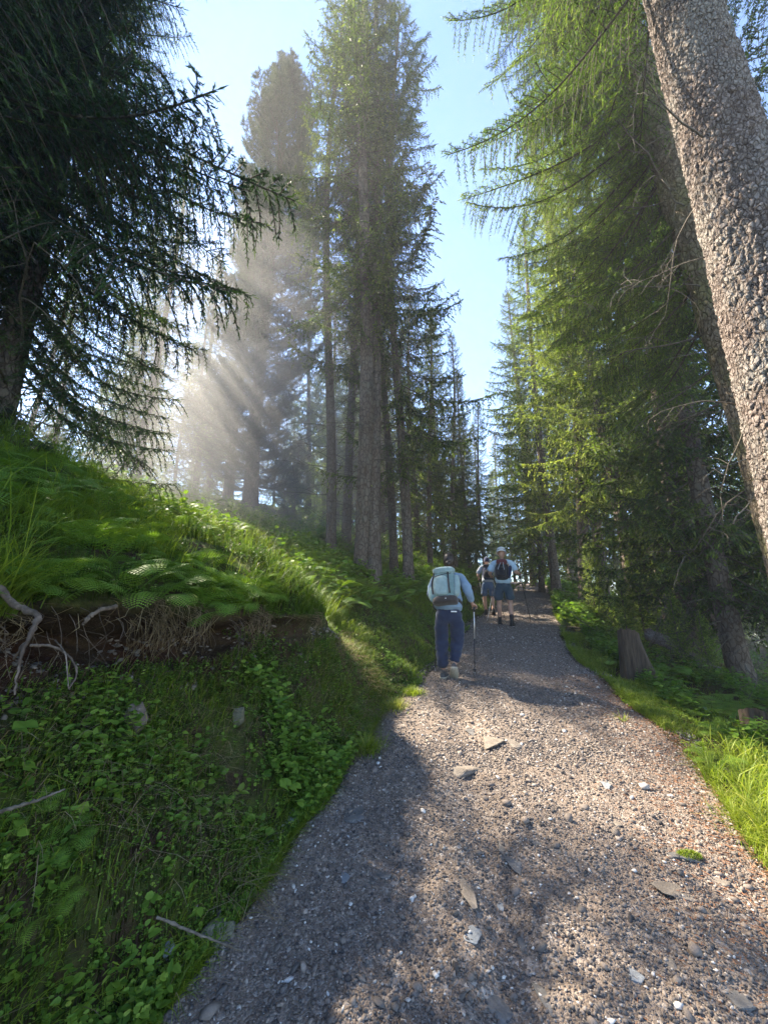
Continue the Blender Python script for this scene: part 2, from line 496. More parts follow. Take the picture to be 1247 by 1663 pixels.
def make_bark(name, plate, crack, lichen, vs=(1, 1, .45), lich=.5, cell=13.0):
    b = NT(name)
    v = b.coord(vs)
    t = b.attr('tint')
    n1 = b.noise(v, 9, 6, .65); n2 = b.noise(v, 60, 5, .7); n3 = b.noise(b.coord((1, 1, 1)), 2.5, 4, .6)
    c = b.ramp(t, [(0, crack), (.18, tuple(x * .6 for x in plate)), (.5, plate), (1, tuple(min(1, x * 1.5) for x in plate))])
    c = b.mix(b.ramp(n2.outputs[0], [(.3, (0, 0, 0)), (.7, (.55, .55, .55))]), c, tuple(x * .5 for x in plate))
    c = b.mix(b.math('MULTIPLY', b.ramp(n3.outputs[0], [(.45, (0, 0, 0)), (.62, (1, 1, 1))]), lich), c, lichen)
    vv = b.coord((1, 1, .55)); wv = b.n('ShaderNodeVectorMath'); wv.operation = 'ADD'; nd = b.noise(vv, 8, 4, .6)
    sc_ = b.n('ShaderNodeVectorMath'); sc_.operation = 'SCALE'; sc_.inputs['Scale'].default_value = .09; b.l(nd.outputs['Color'], sc_.inputs[0])
    b.l(vv, wv.inputs[0]); b.l(sc_.outputs[0], wv.inputs[1])
    ve = b.n('ShaderNodeTexVoronoi'); ve.feature = 'DISTANCE_TO_EDGE'; ve.inputs['Scale'].default_value = cell; b.l(wv.outputs[0], ve.inputs['Vector'])
    ck = b.ramp(ve.outputs['Distance'], [(0, (0, 0, 0)), (.14, (1, 1, 1))])
    c = b.mix(ck, b.mix(.75, c, crack), c)
    h = b.math('ADD', b.math('ADD', n1.outputs[0], b.math('MULTIPLY', n2.outputs[0], .6)), b.math('MULTIPLY', ck, .8))
    return b.done(b.pbr(c, .92, b.bump(h, .9, .018), .15))
M_BARK_BIG = make_bark('scaly_spruce_bark', (.25, .205, .18), (.085, .055, .042), (.29, .28, .25), lich=.55, cell=34.0)
M_BARK = make_bark('spruce_bark', (.17, .135, .11), (.045, .03, .022), (.17, .165, .14), lich=.5)
M_BARK_MOSS = make_bark('mossy_bark', (.26, .215, .16), (.07, .05, .032), (.19, .20, .075), lich=.7, cell=22.0)

def shoots_geo(B, D, L, W, rng, spikes=0, curl=0.0, needle=None):
    """crossed slim leaves for shoots: bases B, directions D (unit), lengths L, widths W; returns V, F"""
    n = len(B)
    r = rng.normal(size=(n, 3))
    N1 = np.cross(D, r); N1 /= np.linalg.norm(N1, axis=1)[:, None] + 1e-9
    N2 = np.cross(D, N1)
    L_ = L[:, None]; W_ = W[:, None]
    mid = B + D * L_ * .42
    tip = B + D * L_
    V = np.stack([B, mid + N1 * W_ * .5, tip, mid - N1 * W_ * .5, mid + N2 * W_ * .5, mid - N2 * W_ * .5], 1)
    base = np.arange(n)[:, None] * 6
    F = np.concatenate([base + np.array([0, 1, 2, 3]), base + np.array([0, 4, 2, 5])])
    V = V.reshape(-1, 3)
    if spikes:
        k = spikes
        s = (np.arange(k) + .5) / k * .85
        a = rng.uniform(0, 2 * math.pi, (n, k))
        side = np.cos(a)[..., None] * N1[:, None] + np.sin(a)[..., None] * N2[:, None]
        p = B[:, None] + D[:, None] * (L[:, None] * s)[..., None]
        ln = (W[:, None] if needle is None else needle[0]) * rng.uniform(.75, 1.3, (n, k))
        q = p + (side * .8 + D[:, None] * .65) * ln[..., None]
        w = D[:, None] * ((L[:, None] * .09)[..., None] if needle is None else needle[1]) * np.ones((1, k, 1))
        T = np.stack([p - w, p + w, q], 2).reshape(-1, 3)
        Ft = np.arange(n * k * 3).reshape(-1, 3) + len(V)
        V = np.vstack([V, T])
        return V, F, Ft
    return V, F, None

def spruce_branch(seed, L=2.4, side_sp=.07, side_len=.42, shoot_l=.08, shoot_w=.022, shoot_sp=.045, hang=.5, sag=.12, upturn=.18,
                  pend=0.0, pend_len=.5, spikes=0, needle=None, bare=.1, wood=True, thin=1.0, wob=.25):
    """One branch along +x. mat 0 = needles, 1 = twig wood. tint: lighter to the shoot tips."""
    rng = np.random.default_rng(seed)
    bag = Bag()
    n = 14
    s = np.linspace(0, L, n)
    yw = wob * L * .15 * np.sin(s / L * 5 + rng.uniform(0, 6)) * s / L
    zz = -sag * L * np.sin(s / L * math.pi * .75) + upturn * L * (s / L) ** 3
    AX = np.stack([s, yw, zz], 1)
    if wood: add_tube(bag, AX, .016 * thin * (L / 2.4) * (1 - .85 * s / L) + .002, 5, 1, .5)
    SB, SD, SL, ST = [], [], [], []
    def axis(q): return np.array([np.interp(q, s, AX[:, 0]), np.interp(q, s, AX[:, 1]), np.interp(q, s, AX[:, 2])])
    qs = np.arange(L * bare + .05, L * .99, side_sp)
    sd = 1
    for q in qs:
        sd = -sd
        q = q + rng.uniform(-.02, .02)
        u = q / L
        lt = (side_len * (1 - u) ** .6 * (.35 + .65 * min(1, u / .35)) + .15) * rng.uniform(.6, 1.3)
        p0 = axis(min(q, L)); 
        ang = R(rng.uniform(45, 65)) * sd
        pendulous = rng.random() < pend
        if pendulous:
            d = np.array([math.cos(ang) * .45, math.sin(ang) * .45, -1.0]); lt = pend_len * rng.uniform(.4, 1.2) * (.5 + .5 * math.sin(math.pi * min(1, u * 1.1)))
        else:
            d = np.array([math.cos(ang), math.sin(ang), rng.uniform(-.25, .1)])
        d /= np.linalg.norm(d)
        m = max(2, int(lt / shoot_sp))
        w = np.linspace(0, 1, m + 1)
        hg = (.0 if pendulous else hang)
        pts = p0 + d * (w * lt)[:, None] + np.array([0, 0, -1.0]) * (hg * lt * w ** 2)[:, None]
        if pendulous: pts += rng.normal(0, .09, 3) * (w ** 1.3)[:, None]
        if wood and lt > .12:
            add_tube(bag, pts[:: max(1, m // 4)] if m >= 4 else pts, .0045 * thin, 3, 1, .5)
        tdir = np.gradient(pts, axis=0); tdir /= np.linalg.norm(tdir, axis=1)[:, None] + 1e-9
        perp = np.cross(tdir, np.array([0, 0, 1.0])); pn = np.linalg.norm(perp, axis=1)[:, None]
        perp = np.where(pn > .2, perp / (pn + 1e-9), np.array([[math.sin(ang), -math.cos(ang), 0]]))
        for k in range(1, m + 1):
            for e in ((-1, 1) if rng.random() < .7 else (rng.choice((-1, 1)),)):
                dd = tdir[k] * .75 + perp[k] * e * .65 + np.array([0, 0, rng.uniform(-.45, .15)]) + rng.normal(0, .22, 3)
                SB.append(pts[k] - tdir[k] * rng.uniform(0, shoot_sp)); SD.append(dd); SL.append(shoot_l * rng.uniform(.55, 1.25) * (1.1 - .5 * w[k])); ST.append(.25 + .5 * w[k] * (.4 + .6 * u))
        SB.append(pts[-1]); SD.append(tdir[-1]); SL.append(shoot_l * 1.2); ST.append(.95)
    for q in np.arange(L * .45, L, shoot_sp * .8):
        p0 = axis(q)
        for e in (-1, 1):
            SB.append(p0); SD.append(np.array([.8, e * .7, 0]) + rng.normal(0, .3, 3)); SL.append(shoot_l * rng.uniform(.8, 1.5)); ST.append(.75)
    SB.append(AX[-1]); SD.append(AX[-1] - AX[-2]); SL.append(shoot_l * 1.4); ST.append(1)
    SB = np.array(SB); SD = np.array(SD); SD /= np.linalg.norm(SD, axis=1)[:, None] + 1e-9
    SL = np.array(SL); ST = np.array(ST)
    V, F, Ft = shoots_geo(SB, SD, SL, np.full(len(SL), shoot_w) * (.7 + .5 * rng.random(len(SL))), rng, spikes, needle=needle)
    n6 = len(SB) * 6
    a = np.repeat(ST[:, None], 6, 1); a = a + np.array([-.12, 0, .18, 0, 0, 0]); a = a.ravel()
    if Ft is not None:
        a = np.concatenate([a, np.repeat(ST, spikes * 3)])
        bag.add_multi(V, [F, Ft], [np.zeros(len(F), int), np.zeros(len(Ft), int)], a)
    else: bag.add(V, F, 0, a)
    return bag.arrays()

def pine_branch(seed, L=1.6, sp=.10, nl=.12, nw=.012, per=12):
    """bottle-brush tufts of long needles, tips curving up"""
    rng = np.random.default_rng(seed); bag = Bag(); n = 10
    s = np.linspace(0, 1, n)
    AX = np.stack([s * L, .08 * L * np.sin(s * 4 + seed), -.10 * L * np.sin(s * 3) + .45 * L * s ** 2.4], 1)
    add_tube(bag, AX, .016 * (1 - .8 * s) + .003, 5, 1)
    B, D, Ls, T = [], [], [], []
    def tuft(p, d, k, t):
        for _ in range(k):
            v = d * rng.uniform(.4, 1.2) + rng.normal(0, .55, 3)
            B.append(p - d * rng.uniform(0, .06)); D.append(v); Ls.append(nl * rng.uniform(.7, 1.2)); T.append(t + rng.uniform(-.15, .2))
    for q in np.arange(.25, 1.0, sp):
        for e in (-1, 1):
            lt = .5 * L * (1 - q) * rng.uniform(.6, 1.2) + .15
            p0 = np.array([np.interp(q, s, AX[:, k]) for k in range(3)])
            d = np.array([.6, e * .8, .1]); d /= np.linalg.norm(d)
            w = np.linspace(0, 1, 5)
            pts = p0 + d * (w * lt)[:, None] + np.array([0, 0, .55]) * (lt * w ** 2)[:, None]
            add_tube(bag, pts, .005, 3, 1)
            for k in range(1, 5): 
                dd = pts[k] - pts[k - 1]; dd /= np.linalg.norm(dd)
                tuft(pts[k], dd, per, .3 + .4 * w[k])
                tuft((pts[k] + pts[k - 1]) / 2, dd, per // 2, .3 + .3 * w[k])
    tuft(AX[-1], np.array([.3, 0, .95]), per * 2, .8)
    B = np.array(B); D = np.array(D); D /= np.linalg.norm(D, axis=1)[:, None]; Ls = np.array(Ls); T = np.array(T)
    V, F, _ = shoots_geo(B, D, Ls, np.full(len(Ls), nw), rng)
    bag.add(V, F, 0, np.repeat(T, 6))
    return bag.arrays()

def dead_branch(seed, L=1.2):
    rng = np.random.default_rng(seed); bag = Bag()
    def rec(p, d, l, r, dep):
        n = 7; pts = [p]; 
        for i in range(n):
            d = d + rng.normal(0, .13, 3) + np.array([0, 0, -.05]); d /= np.linalg.norm(d)
            pts.append(pts[-1] + d * l / n)
        pts = np.array(pts); add_tube(bag, pts, np.linspace(r, r * .25, n + 1), 4 if dep else 5, 0, .5)
        if dep < 2:
            for k in range(2, n + 1):
                if rng.random() < .75:
                    dd = pts[k] - pts[k - 1]; dd /= np.linalg.norm(dd)
                    dd = dd * .6 + rng.normal(0, .5, 3); dd /= np.linalg.norm(dd)
                    rec(pts[k], dd, l * rng.uniform(.25, .5), r * .45, dep + 1)
    rec(np.zeros(3), np.array([1, 0, .05]), L, .012 * L / 1.2, 0)
    return bag.arrays()

def place_all(bag, tmpl, Ms, mats=None, tint=None, mat_map=None):
    """stack transformed copies of template arrays; Ms (n,4,4), tint (n,) added"""
    V, Fs, Mi, A = tmpl
    n = len(Ms)
    VV = np.einsum('nij,vj->nvi', Ms[:, :3, :3], V) + Ms[:, None, :3, 3]
    off = (np.arange(n) * len(V))[:, None, None]
    F2 = [(F[None] + off).reshape(-1, F.shape[1]) for F in Fs]
    M2 = [np.tile(m if mat_map is None else np.array([mat_map[x] for x in m]), n) for m in Mi]
    AA = np.tile(A, n).reshape(n, -1) + (0 if tint is None else np.asarray(tint)[:, None])
    bag.add_multi(VV.reshape(-1, 3), F2, M2, AA.ravel())

def frame(pos, az, pitch, roll, sc):
    """matrices taking +x to azimuth az, raised by pitch, rolled, scaled; arrays allowed"""
    pos = np.atleast_2d(pos); n = len(pos)
    az, pitch, roll = (np.broadcast_to(np.asarray(v, float), (n,)) for v in (az, pitch, roll))
    sc = np.broadcast_to(np.asarray(sc, float).T if np.ndim(sc) > 1 else np.asarray(sc, float)[..., None] if np.ndim(sc) == 1 else np.asarray(sc, float), (n, 1)) if np.ndim(sc) < 2 else np.asarray(sc)
    cx, sx = np.cos(az), np.sin(az); cp, sp = np.cos(pitch), np.sin(pitch)
    X = np.stack([cx * cp, sx * cp, sp], -1)
    Y0 = np.stack([-sx, cx, 0 * cx], -1); Z0 = np.cross(X, Y0)
    Yv = Y0 * np.cos(roll)[:, None] + Z0 * np.sin(roll)[:, None]; Zv = np.cross(X, Yv)
    M = np.zeros((n, 4, 4)); M[:, :3, 0] = X * sc[:, :1]; M[:, :3, 1] = Yv * sc[:, -1:]; M[:, :3, 2] = Zv * sc[:, -1:]
    M[:, :3, 3] = pos; M[:, 3, 3] = 1
    return M

def trunk_mesh(name, H, r0, mat, seed=0, nseg=60, sides=20, flare=.35, bend=.22, plates=None, amp=.012, top=.03, pts=None, zmin=-.5):
    """tapered trunk from z=-.5 with root flare; plates=(cells round, cells per metre) makes real bark relief"""
    rng = np.random.default_rng(seed)
    z = np.linspace(zmin, H, nseg) if plates is None else np.concatenate([np.linspace(zmin, min(H, plates[2]), int(nseg * .8)), np.linspace(min(H, plates[2]) + .1, H, nseg // 5)])
    u = np.clip(z / H, 0, 1)
    rr = r0 * ((1 - u) ** .85 * (1 - top / r0) + top / r0)
    rr = rr * (1 + flare * np.exp(-np.maximum(z, 0) / (r0 * 1.6)))
    if pts is None:
        cx = bend * np.sin(z * .25 + rng.uniform(0, 6)); cy = bend * np.sin(z * .21 + rng.uniform(0, 6))
        k = int(np.argmin(abs(z))); cx -= cx[k]; cy -= cy[k]
    else:
        P = np.asarray(pts, float); cx = np.interp(z, P[:, 2], P[:, 0]); cy = np.interp(z, P[:, 2], P[:, 1])
    a = np.arange(sides) * 2 * math.pi / sides
    AA, ZZ = np.meshgrid(a, z); RR = np.repeat(rr[:, None], sides, 1)
    lob = 1 + .10 * np.exp(-np.maximum(ZZ, 0) / (r0 * 2)) * np.sin(AA * 5 + seed) + .03 * vnoise(np.cos(AA) * 2, np.sin(AA) * 2, ZZ * .8, seed)
    RR = RR * lob
    if plates:
        pn, pm, _ = plates
        wx = AA / (2 * math.pi) * pn; wy = ZZ * pm
        wx2 = wx + .4 * fbm(np.cos(AA) * 4, np.sin(AA) * 4, ZZ * 7, 3, seed + 4); wy2 = wy + .4 * fbm(np.cos(AA) * 4 + 9, np.sin(AA) * 4, ZZ * 7, 3, seed + 5)
        f1, f2, cid = worley(wx2, wy2, seed, pn)
        edge = np.clip((f2 - f1) / .20, 0, 1); edge = edge * edge * (3 - 2 * edge)
        g1, g2, gid = worley(wx2 * 2 + .5, wy2 * 2.2, seed + 9, pn * 2)
        e2 = np.clip((g2 - g1) / .3, 0, 1)
        tilt = (wy2 - np.floor(wy2)) * .2
        disp = amp * (edge * (.35 + .9 * cid) + .45 * e2 * gid + tilt) + amp * .7 * vnoise(np.cos(AA) * 14, np.sin(AA) * 14, ZZ * 20, seed + 2)
        RR = RR + disp
        T = np.clip(edge * (.30 + .65 * cid) * (.45 + .55 * e2), 0, 1)
    else:
        T = .45 + .3 * vnoise(np.cos(AA) * 5, np.sin(AA) * 5, ZZ * 2.5, seed + 6)
        RR = RR * (1 + .035 * vnoise(np.cos(AA) * 7, np.sin(AA) * 7, ZZ * 4, seed + 7))
    X = cx[:, None] + RR * np.cos(AA); Yv = cy[:, None] + RR * np.sin(AA)
    V = np.stack([X, Yv, ZZ], -1).reshape(-1, 3)
    i = np.arange(len(z) - 1)[:, None] * sides; j = np.arange(sides)[None]; j2 = (j + 1) % sides
    F = np.stack([i + j, i + j2, i + sides + j2, i + sides + j], -1).reshape(-1, 4)
    return np_mesh(name, V, [F], [mat], None, {'tint': T.ravel()}, True), (z, cx, cy, rr)

# branch templates
T_MID = [spruce_branch(10 + i, 2.2, .050, .36, .085, .034, .050, hang=.6, sag=.12, upturn=.20, pend=.35, pend_len=.34, bare=.16) for i in range(3)]
T_MIDLOD = [spruce_branch(40 + i, 2.2, .09, .42, .13, .06, .085, hang=.5, sag=.10, upturn=.16, pend=.3, pend_len=.45, thin=1.3) for i in range(2)]
T_NEAR = [spruce_branch(20 + i, 2.6, .038, .50, .068, .010, .031, hang=.42, sag=.18, upturn=.12, pend=.08, pend_len=.20, spikes=8, needle=(.015, .0035)) for i in range(3)]
T_DEAD = [dead_branch(60 + i, 1.3) for i in range(4)]
T_PINE = [pine_branch(80 + i) for i in range(3)]

def crown_mesh(name, H, z0, prof, nb, tmpl, tl0, mats, seed, pit=(-.35, .5), jit=.25, sector=None, roll=.5, top=True, axis=None, clump=.18, gap=0.0, dead=None, skip=None, lod=None, lit_tint=0.0, wav=.38):
    """prof(u) -> branch reach at u = (z-z0)/(H-z0). sector = (centre, half width) keeps branches to one side."""
    rng = np.random.default_rng(seed); bag = Bag()
    u = np.sort((np.arange(nb) + rng.uniform(0, 1, nb)) / nb) ** .92
    n = len(u)
    z = z0 + u * (H - z0)
    az = np.arange(n) * 2.39996 + rng.uniform(-.4, .4, n)
    if sector is not None:
        az = sector[0] + (np.mod(az, 2 * math.pi) / math.pi - 1) * sector[1]
    nz = vnoise(np.cos(az) * 1.1 + 3, np.sin(az) * 1.1, z * .55, seed=seed + 3)
    reach = np.array([prof(x) for x in u]) * rng.uniform(1 - jit, 1 + jit * .6, n) * (1 + wav * nz)
    keep = (nz + rng.uniform(-.25, .25, n)) > -.85 + gap
    if skip:
        da = np.abs(np.angle(np.exp(1j * (az - skip[0])))); keep &= ~((da < skip[1]) & (z > skip[2]) & (z < skip[3]))
    u, z, az, reach = u[keep], z[keep], az[keep], reach[keep]; n = len(u)
    pitch = pit[0] + (pit[1] - pit[0]) * u ** 1.2 + rng.normal(0, .09, n)
    sc = reach / tl0
    cx = np.interp(z, axis[0], axis[1]) if axis else 0 * z
    cy = np.interp(z, axis[0], axis[2]) if axis else 0 * z
    pos = np.stack([cx, cy, z], -1)
    which = rng.integers(0, len(tmpl), n)
    tint = clump * vnoise(az * 1.3, z * 1.1, seed=seed + 1) * 1.6 + rng.normal(0, .05, n) - .05 + lit_tint  # last term lightens a whole crown: sunlight put into its colour
    s2 = np.stack([sc, np.maximum(sc, .45)], -1)
    M = frame(pos, az, pitch, rng.normal(0, roll * .35, n), s2)
    for k in range(len(tmpl)):
        i = which == k
        if lod and (i & (z > lod)).any():
            hi = i & (z > lod); place_all(bag, T_MID[k % 3], M[hi], tint=tint[hi]); i = i & ~hi
        if i.any(): place_all(bag, tmpl[k], M[i], tint=tint[i])
    if top:
        M = frame(np.array([[np.interp(H, axis[0], axis[1]) if axis else 0, np.interp(H, axis[0], axis[2]) if axis else 0, H - .8]]), 0, math.pi / 2, 0, .55)
        place_all(bag, tmpl[0], M)
    if dead: add_deadwood(bag, *dead, seed + 5, axis)
    return bag.mesh(name, list(mats) + [M_DEAD])

def add_deadwood(bag, z0, z1, n, r, sc, seed, axis=None):
    rng = np.random.default_rng(seed)
    z = rng.uniform(z0, z1, n); az = rng.uniform(0, 2 * math.pi, n)
    cx = np.interp(z, axis[0], axis[1]) if axis else 0 * z
    cy = np.interp(z, axis[0], axis[2]) if axis else 0 * z
    pos = np.stack([cx + np.cos(az) * r * .6, cy + np.sin(az) * r * .6, z], -1)
    M = frame(pos, az, rng.uniform(-.5, .15, n), rng.uniform(-.5, .5, n), rng.uniform(.4, 1.1, n) * sc)
    w = rng.integers(0, len(T_DEAD), n)
    for k in range(len(T_DEAD)):
        i = w == k
        if i.any(): place_all(bag, T_DEAD[k], M[i], mat_map={0: 2})

# --- kinds shared by many trees: (trunk, crown with dead wood in it)
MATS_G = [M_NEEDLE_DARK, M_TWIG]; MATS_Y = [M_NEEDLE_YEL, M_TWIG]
M_NEEDLE_SHADE = leaf_mat('shade_spruce_needles', [(0, (.014, .034, .010)), (.45, (.030, .066, .016)), (.8, (.060, .11, .024)), (1, (.11, .165, .036))], .30, .5, .3)  # spruce needles darkened for the left trees, their shade put into the colour
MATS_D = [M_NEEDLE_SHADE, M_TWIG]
def cone(r0, r1=.25, p=.75, low=.6):
    return lambda u: r1 + (r0 - r1) * (1 - u) ** p * (low + (1 - low) * min(1, u / .12))
KIND = {}
def kind(key, H, r, z0, reach, nb, tm, tl0, mats, seed, dz=(.8, 5), dn=22, gap=.3, p=.75, low=.6, bark=None, pit=(-.4, .5), clump=.18, lit_tint=0.0):
    tm_, ax = trunk_mesh('trunk', H, r, bark or M_BARK, seed, nseg=70, sides=14)
    cr = crown_mesh('crown', H, z0, cone(reach, .25, p, low), nb, tm, tl0, mats, seed, axis=ax, pit=pit, clump=clump, lit_tint=lit_tint, gap=gap, dead=(dz[0], dz[1], dn, r * .8, 1.0) if dn else None)
    KIND[key] = (tm_, cr)
    print(key, len(cr.polygons))
kind('tall_a', 24, .20, 6.0, 2.05, 250, T_MID, 2.2, MATS_G, 1, (1.2, 12), 90, .45, .4)
kind('tall_b', 24, .15, 8.0, 1.35, 170, T_MID, 2.2, MATS_G, 2, (1.2, 12), 90, .5, .4)
kind('side', 22, .15, 3.2, 2.6, 250, T_MID, 2.2, MATS_G, 12, (1, 6), 40, .35, .5)
kind('full_a', 20, .19, 1.6, 2.6, 210, T_MID, 2.2, MATS_G, 3, (.5, 3), 12, .2, .85)
kind('full_b', 18, .18, 3.2, 2.5, 190, T_MID, 2.2, MATS_Y, 4, (.5, 2.5), 10, .25, .9, lit_tint=.14)
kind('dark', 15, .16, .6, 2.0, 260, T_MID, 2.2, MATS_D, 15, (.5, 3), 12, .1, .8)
kind('mid_c', 19, .19, 3.4, 2.5, 200, T_MID, 2.2, MATS_Y, 14, (.6, 3.5), 26, .2, .85, lit_tint=.12)
kind('far_a', 19, .19, 3.0, 2.6, 170, T_MIDLOD, 2.2, MATS_G, 5, (1, 4), 14, .2, .8)
kind('far_b', 16, .16, 1.6, 2.3, 160, T_MIDLOD, 2.2, MATS_G, 6, (1, 3), 10, .2, .85)
kind('far_c', 14, .15, 1.0, 2.4, 160, T_MIDLOD, 2.2, MATS_Y, 7, (1, 3), 8, .2, .9)
kind('young', 4.2, .045, .15, 1.15, 90, T_MIDLOD, 2.2, MATS_G, 8, dn=0, p=.95, low=.9, pit=(-.1, .6))
KIND['sapling'] = (KIND['young'][0], crown_mesh('crown', 4.2, .15, cone(1.15, .25, .95, .9), 90, T_MIDLOD, 2.2, MATS_Y, 9, pit=(-.1, .6)))

TREE_N = [0]
def tree(key, x, y, label, group=None, sc=1.0, rz=0.0, z=None, name='spruce_tree', cat='tree', szz=1.0, lean=(0, 0)):
    tm_, cr = KIND[key]
    o = empty(name, (x, y, ground(x, y) - .05 if z is None else z), rz)
    o.rotation_euler = (lean[0], lean[1], rz)
    o.scale = (sc, sc, sc * szz)
    tag(o, label, cat, group)
    link_mesh('trunk', tm_, o); link_mesh('crown', cr, o)
    TREE_N[0] += 1
    return o
# --- placed trees
def base_at(px, py_unused, Y):
    a, b = ray(px, 968); return a * Y, Y

# near left spruce, drooping boughs over the bank
def left_spruce():
    x, y = -5.05, 4.6
    z = ground(x, y)
    o = empty('spruce_tree', (x, y, z))
    tag(o, 'dark shaded spruce on the left bank with drooping boughs reaching over the ferns', 'tree')
    me, ax = trunk_mesh('trunk', 13, .17, M_BARK, 101, nseg=500, sides=90, plates=(17, 14, 11), amp=.007, bend=.05)
    link_mesh('trunk', me, o)
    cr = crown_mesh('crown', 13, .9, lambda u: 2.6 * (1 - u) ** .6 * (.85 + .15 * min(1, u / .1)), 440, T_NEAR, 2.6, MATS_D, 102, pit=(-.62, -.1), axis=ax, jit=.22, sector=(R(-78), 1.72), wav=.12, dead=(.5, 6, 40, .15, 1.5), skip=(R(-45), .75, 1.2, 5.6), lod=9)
    link_mesh('crown', cr, o)
left_spruce()

def overhead_spruce():
    x, y = -5.6, 2.7
    o = empty('spruce_tree', (x, y, ground(x, y)))
    tag(o, 'black green spruce whose boughs fill the top left corner', 'tree')
    me, ax = trunk_mesh('trunk', 14, .2, M_BARK, 105, nseg=80, sides=16)
    link_mesh('trunk', me, o)
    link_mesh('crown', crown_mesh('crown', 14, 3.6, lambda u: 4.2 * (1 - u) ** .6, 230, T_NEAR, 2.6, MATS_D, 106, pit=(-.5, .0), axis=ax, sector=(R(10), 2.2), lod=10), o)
overhead_spruce()

def right_pair():
    # front trunk: thick scaly bark in full sun
    x, y = 2.94, 2.5
    z = ground(x, y)
    o = empty('spruce_tree', (x, y, z))
    tag(o, 'thick sunlit trunk of scaly reddish bark beside the path, frontmost of the pair', 'tree')
    me, ax = trunk_mesh('trunk', 22, .315, M_BARK_BIG, 111, nseg=1700, sides=360, plates=(38, 15, 10), amp=.012, pts=[(0, 0, -1), (.01, 0, 2), (-.03, 0, 4), (-.12, 0, 6.5), (-.2, 0, 10), (-.3, 0, 22)], flare=.25)
    link_mesh('trunk', me, o)
    cr = crown_mesh('crown', 22, 7.4, lambda u: 2.3 * (1 - u) ** .5, 120, T_NEAR, 2.6, MATS_Y, 112, pit=(-.35, .2), axis=ax, lod=14, dead=(3.5, 8, 6, .36, .8))
    link_mesh('crown', cr, o)
    # second trunk, leaning towards the path
    x, y = 4.12, 3.75
    z = ground(x, y)
    o = empty('spruce_tree', (x, y, z))
    tag(o, 'slimmer mossy trunk leaning behind the thick scaly trunk, hung with lichen', 'tree')
    pts = [(0, 0, -1), (0, 0, .5), (-.15, 0, 3), (-.45, 0, 6), (-.75, 0, 9), (-1.0, 0, 13), (-1.1, 0, 20)]
    me, ax = trunk_mesh('trunk', 20, .25, M_BARK_MOSS, 121, nseg=700, sides=120, plates=(26, 15, 11), amp=.006, pts=pts)
    link_mesh('trunk', me, o)
    cr = crown_mesh('crown', 20, 4.6, lambda u: 2.35 * (1 - u) ** .5, 230, T_NEAR, 2.6, MATS_Y, 122, pit=(-.45, .1), axis=ax, sector=(R(132), 1.2), lit_tint=.16, dead=(2.2, 9, 46, .2, 1.0), lod=14, skip=(R(-145), .9, 0, 10))
    link_mesh('crown', cr, o)
right_pair()

# stone pine in the light shafts
def stone_pine(x, y, H, sc, label, seed=131):
    o = empty('pine_tree', (x, y, ground(x, y) - .05))
    tag(o, label, 'tree')
    me, ax = trunk_mesh('trunk', H * .97, .26 * sc, M_BARK, seed, nseg=80, sides=16, bend=.1)
    link_mesh('trunk', me, o)
    prof = lambda u: sc * (1.55 * min(1, (1 - u) / .22) ** .6 + .15)
    cr = crown_mesh('crown', H, 1.2, prof, int(330 * sc), T_PINE, 1.6, [M_NEEDLE_PINE, M_TWIG], seed, pit=(-.15, .55), axis=ax, jit=.22, dead=(.8, H * .7, 110, .25, 1.7))
    link_mesh('crown', cr, o)
stone_pine(-4.75, 13.2, 22.5, 1.05, 'tall column-shaped stone pine standing in the rays of sunlit mist')
stone_pine(-6.2, 14.6, 16, .6, 'smaller pine close behind the column-shaped pine in the mist', 141)

# the clump in the middle: base pixel x, distance, scale, kind
clump = [
 (535, 10.2, .95, 'tall_b', 'slim leaning spruce trunk, leftmost of the clump in the middle'),
 (560, 12.0, 1.0, 'tall_b', 'pale spruce trunk just behind the gap of the clump left side'),
 (587, 9.0, 1.0, 'tall_a', 'thickest straight spruce trunk in the middle clump, rising out of frame'),
 (608, 8.8, 1.02, 'tall_b', 'spruce trunk pressed against the thickest one of the clump, with burl'),
 (640, 10.5, .8, 'tall_b', 'thin straight spruce trunk of the clump seen against green light'),
 (664, 9.8, .95, 'side', 'spruce at the right end of the clump with full boughs over the path'),
]
for i, (px, Y, sc, k, lb) in enumerate(clump):
    x, y = base_at(px, 0, Y)
    tree(k, x, y, lb, 'spruces of the middle clump', sc, i * 1.3, lean=(0, R((600 - px) * .0 )))

# trees the picture shows individually, right side: (px, Y, kind, scale, label)
right_trees = [
 (948, 11.5, 'full_b', 1.05, 'sunlit spruce with a bare lower trunk, nearest the hikers on the right'),
 (1032, 9.6, 'mid_c', .95, 'spruce with a leaning trunk between the stump and the hikers'),
 (905, 15.0, 'full_b', 1.0, 'yellow green spruce beyond the bend of the path'),
 (1110, 7.6, 'full_a', .90, 'dense dark spruce directly behind the stump'),
 (1180, 6.4, 'full_a', .85, 'dark spruce with boughs down to the ground behind the mossy leaning trunk'),
 (1060, 11.0, 'mid_c', 1.05, 'bushy spruce between the leaning spruce and the dense dark one'),
 (1290, 6.6, 'full_a', 1.0, 'shadowy spruce filling the edge of the wood behind the thick trunk'),
 (1150, 11.0, 'full_a', 1.0, 'tall shaded spruce deep behind the stump'),
 (980, 15.5, 'full_a', 1.1, 'tall spruce standing behind the sunlit spruce by the hikers'),
 (868, 21.0, 'far_a', 1.0, 'slender spruce where the path goes out of sight'),
 (880, 17.5, 'far_c', .9, 'small bright spruce at the far edge of the path'),
]
for i, (px, Y, k, sc, lb) in enumerate(right_trees):
    x, y = base_at(px, 0, Y)
    tree(k, x, y, lb, 'spruces on the slope below the path', sc, i * 2.1 + .4)
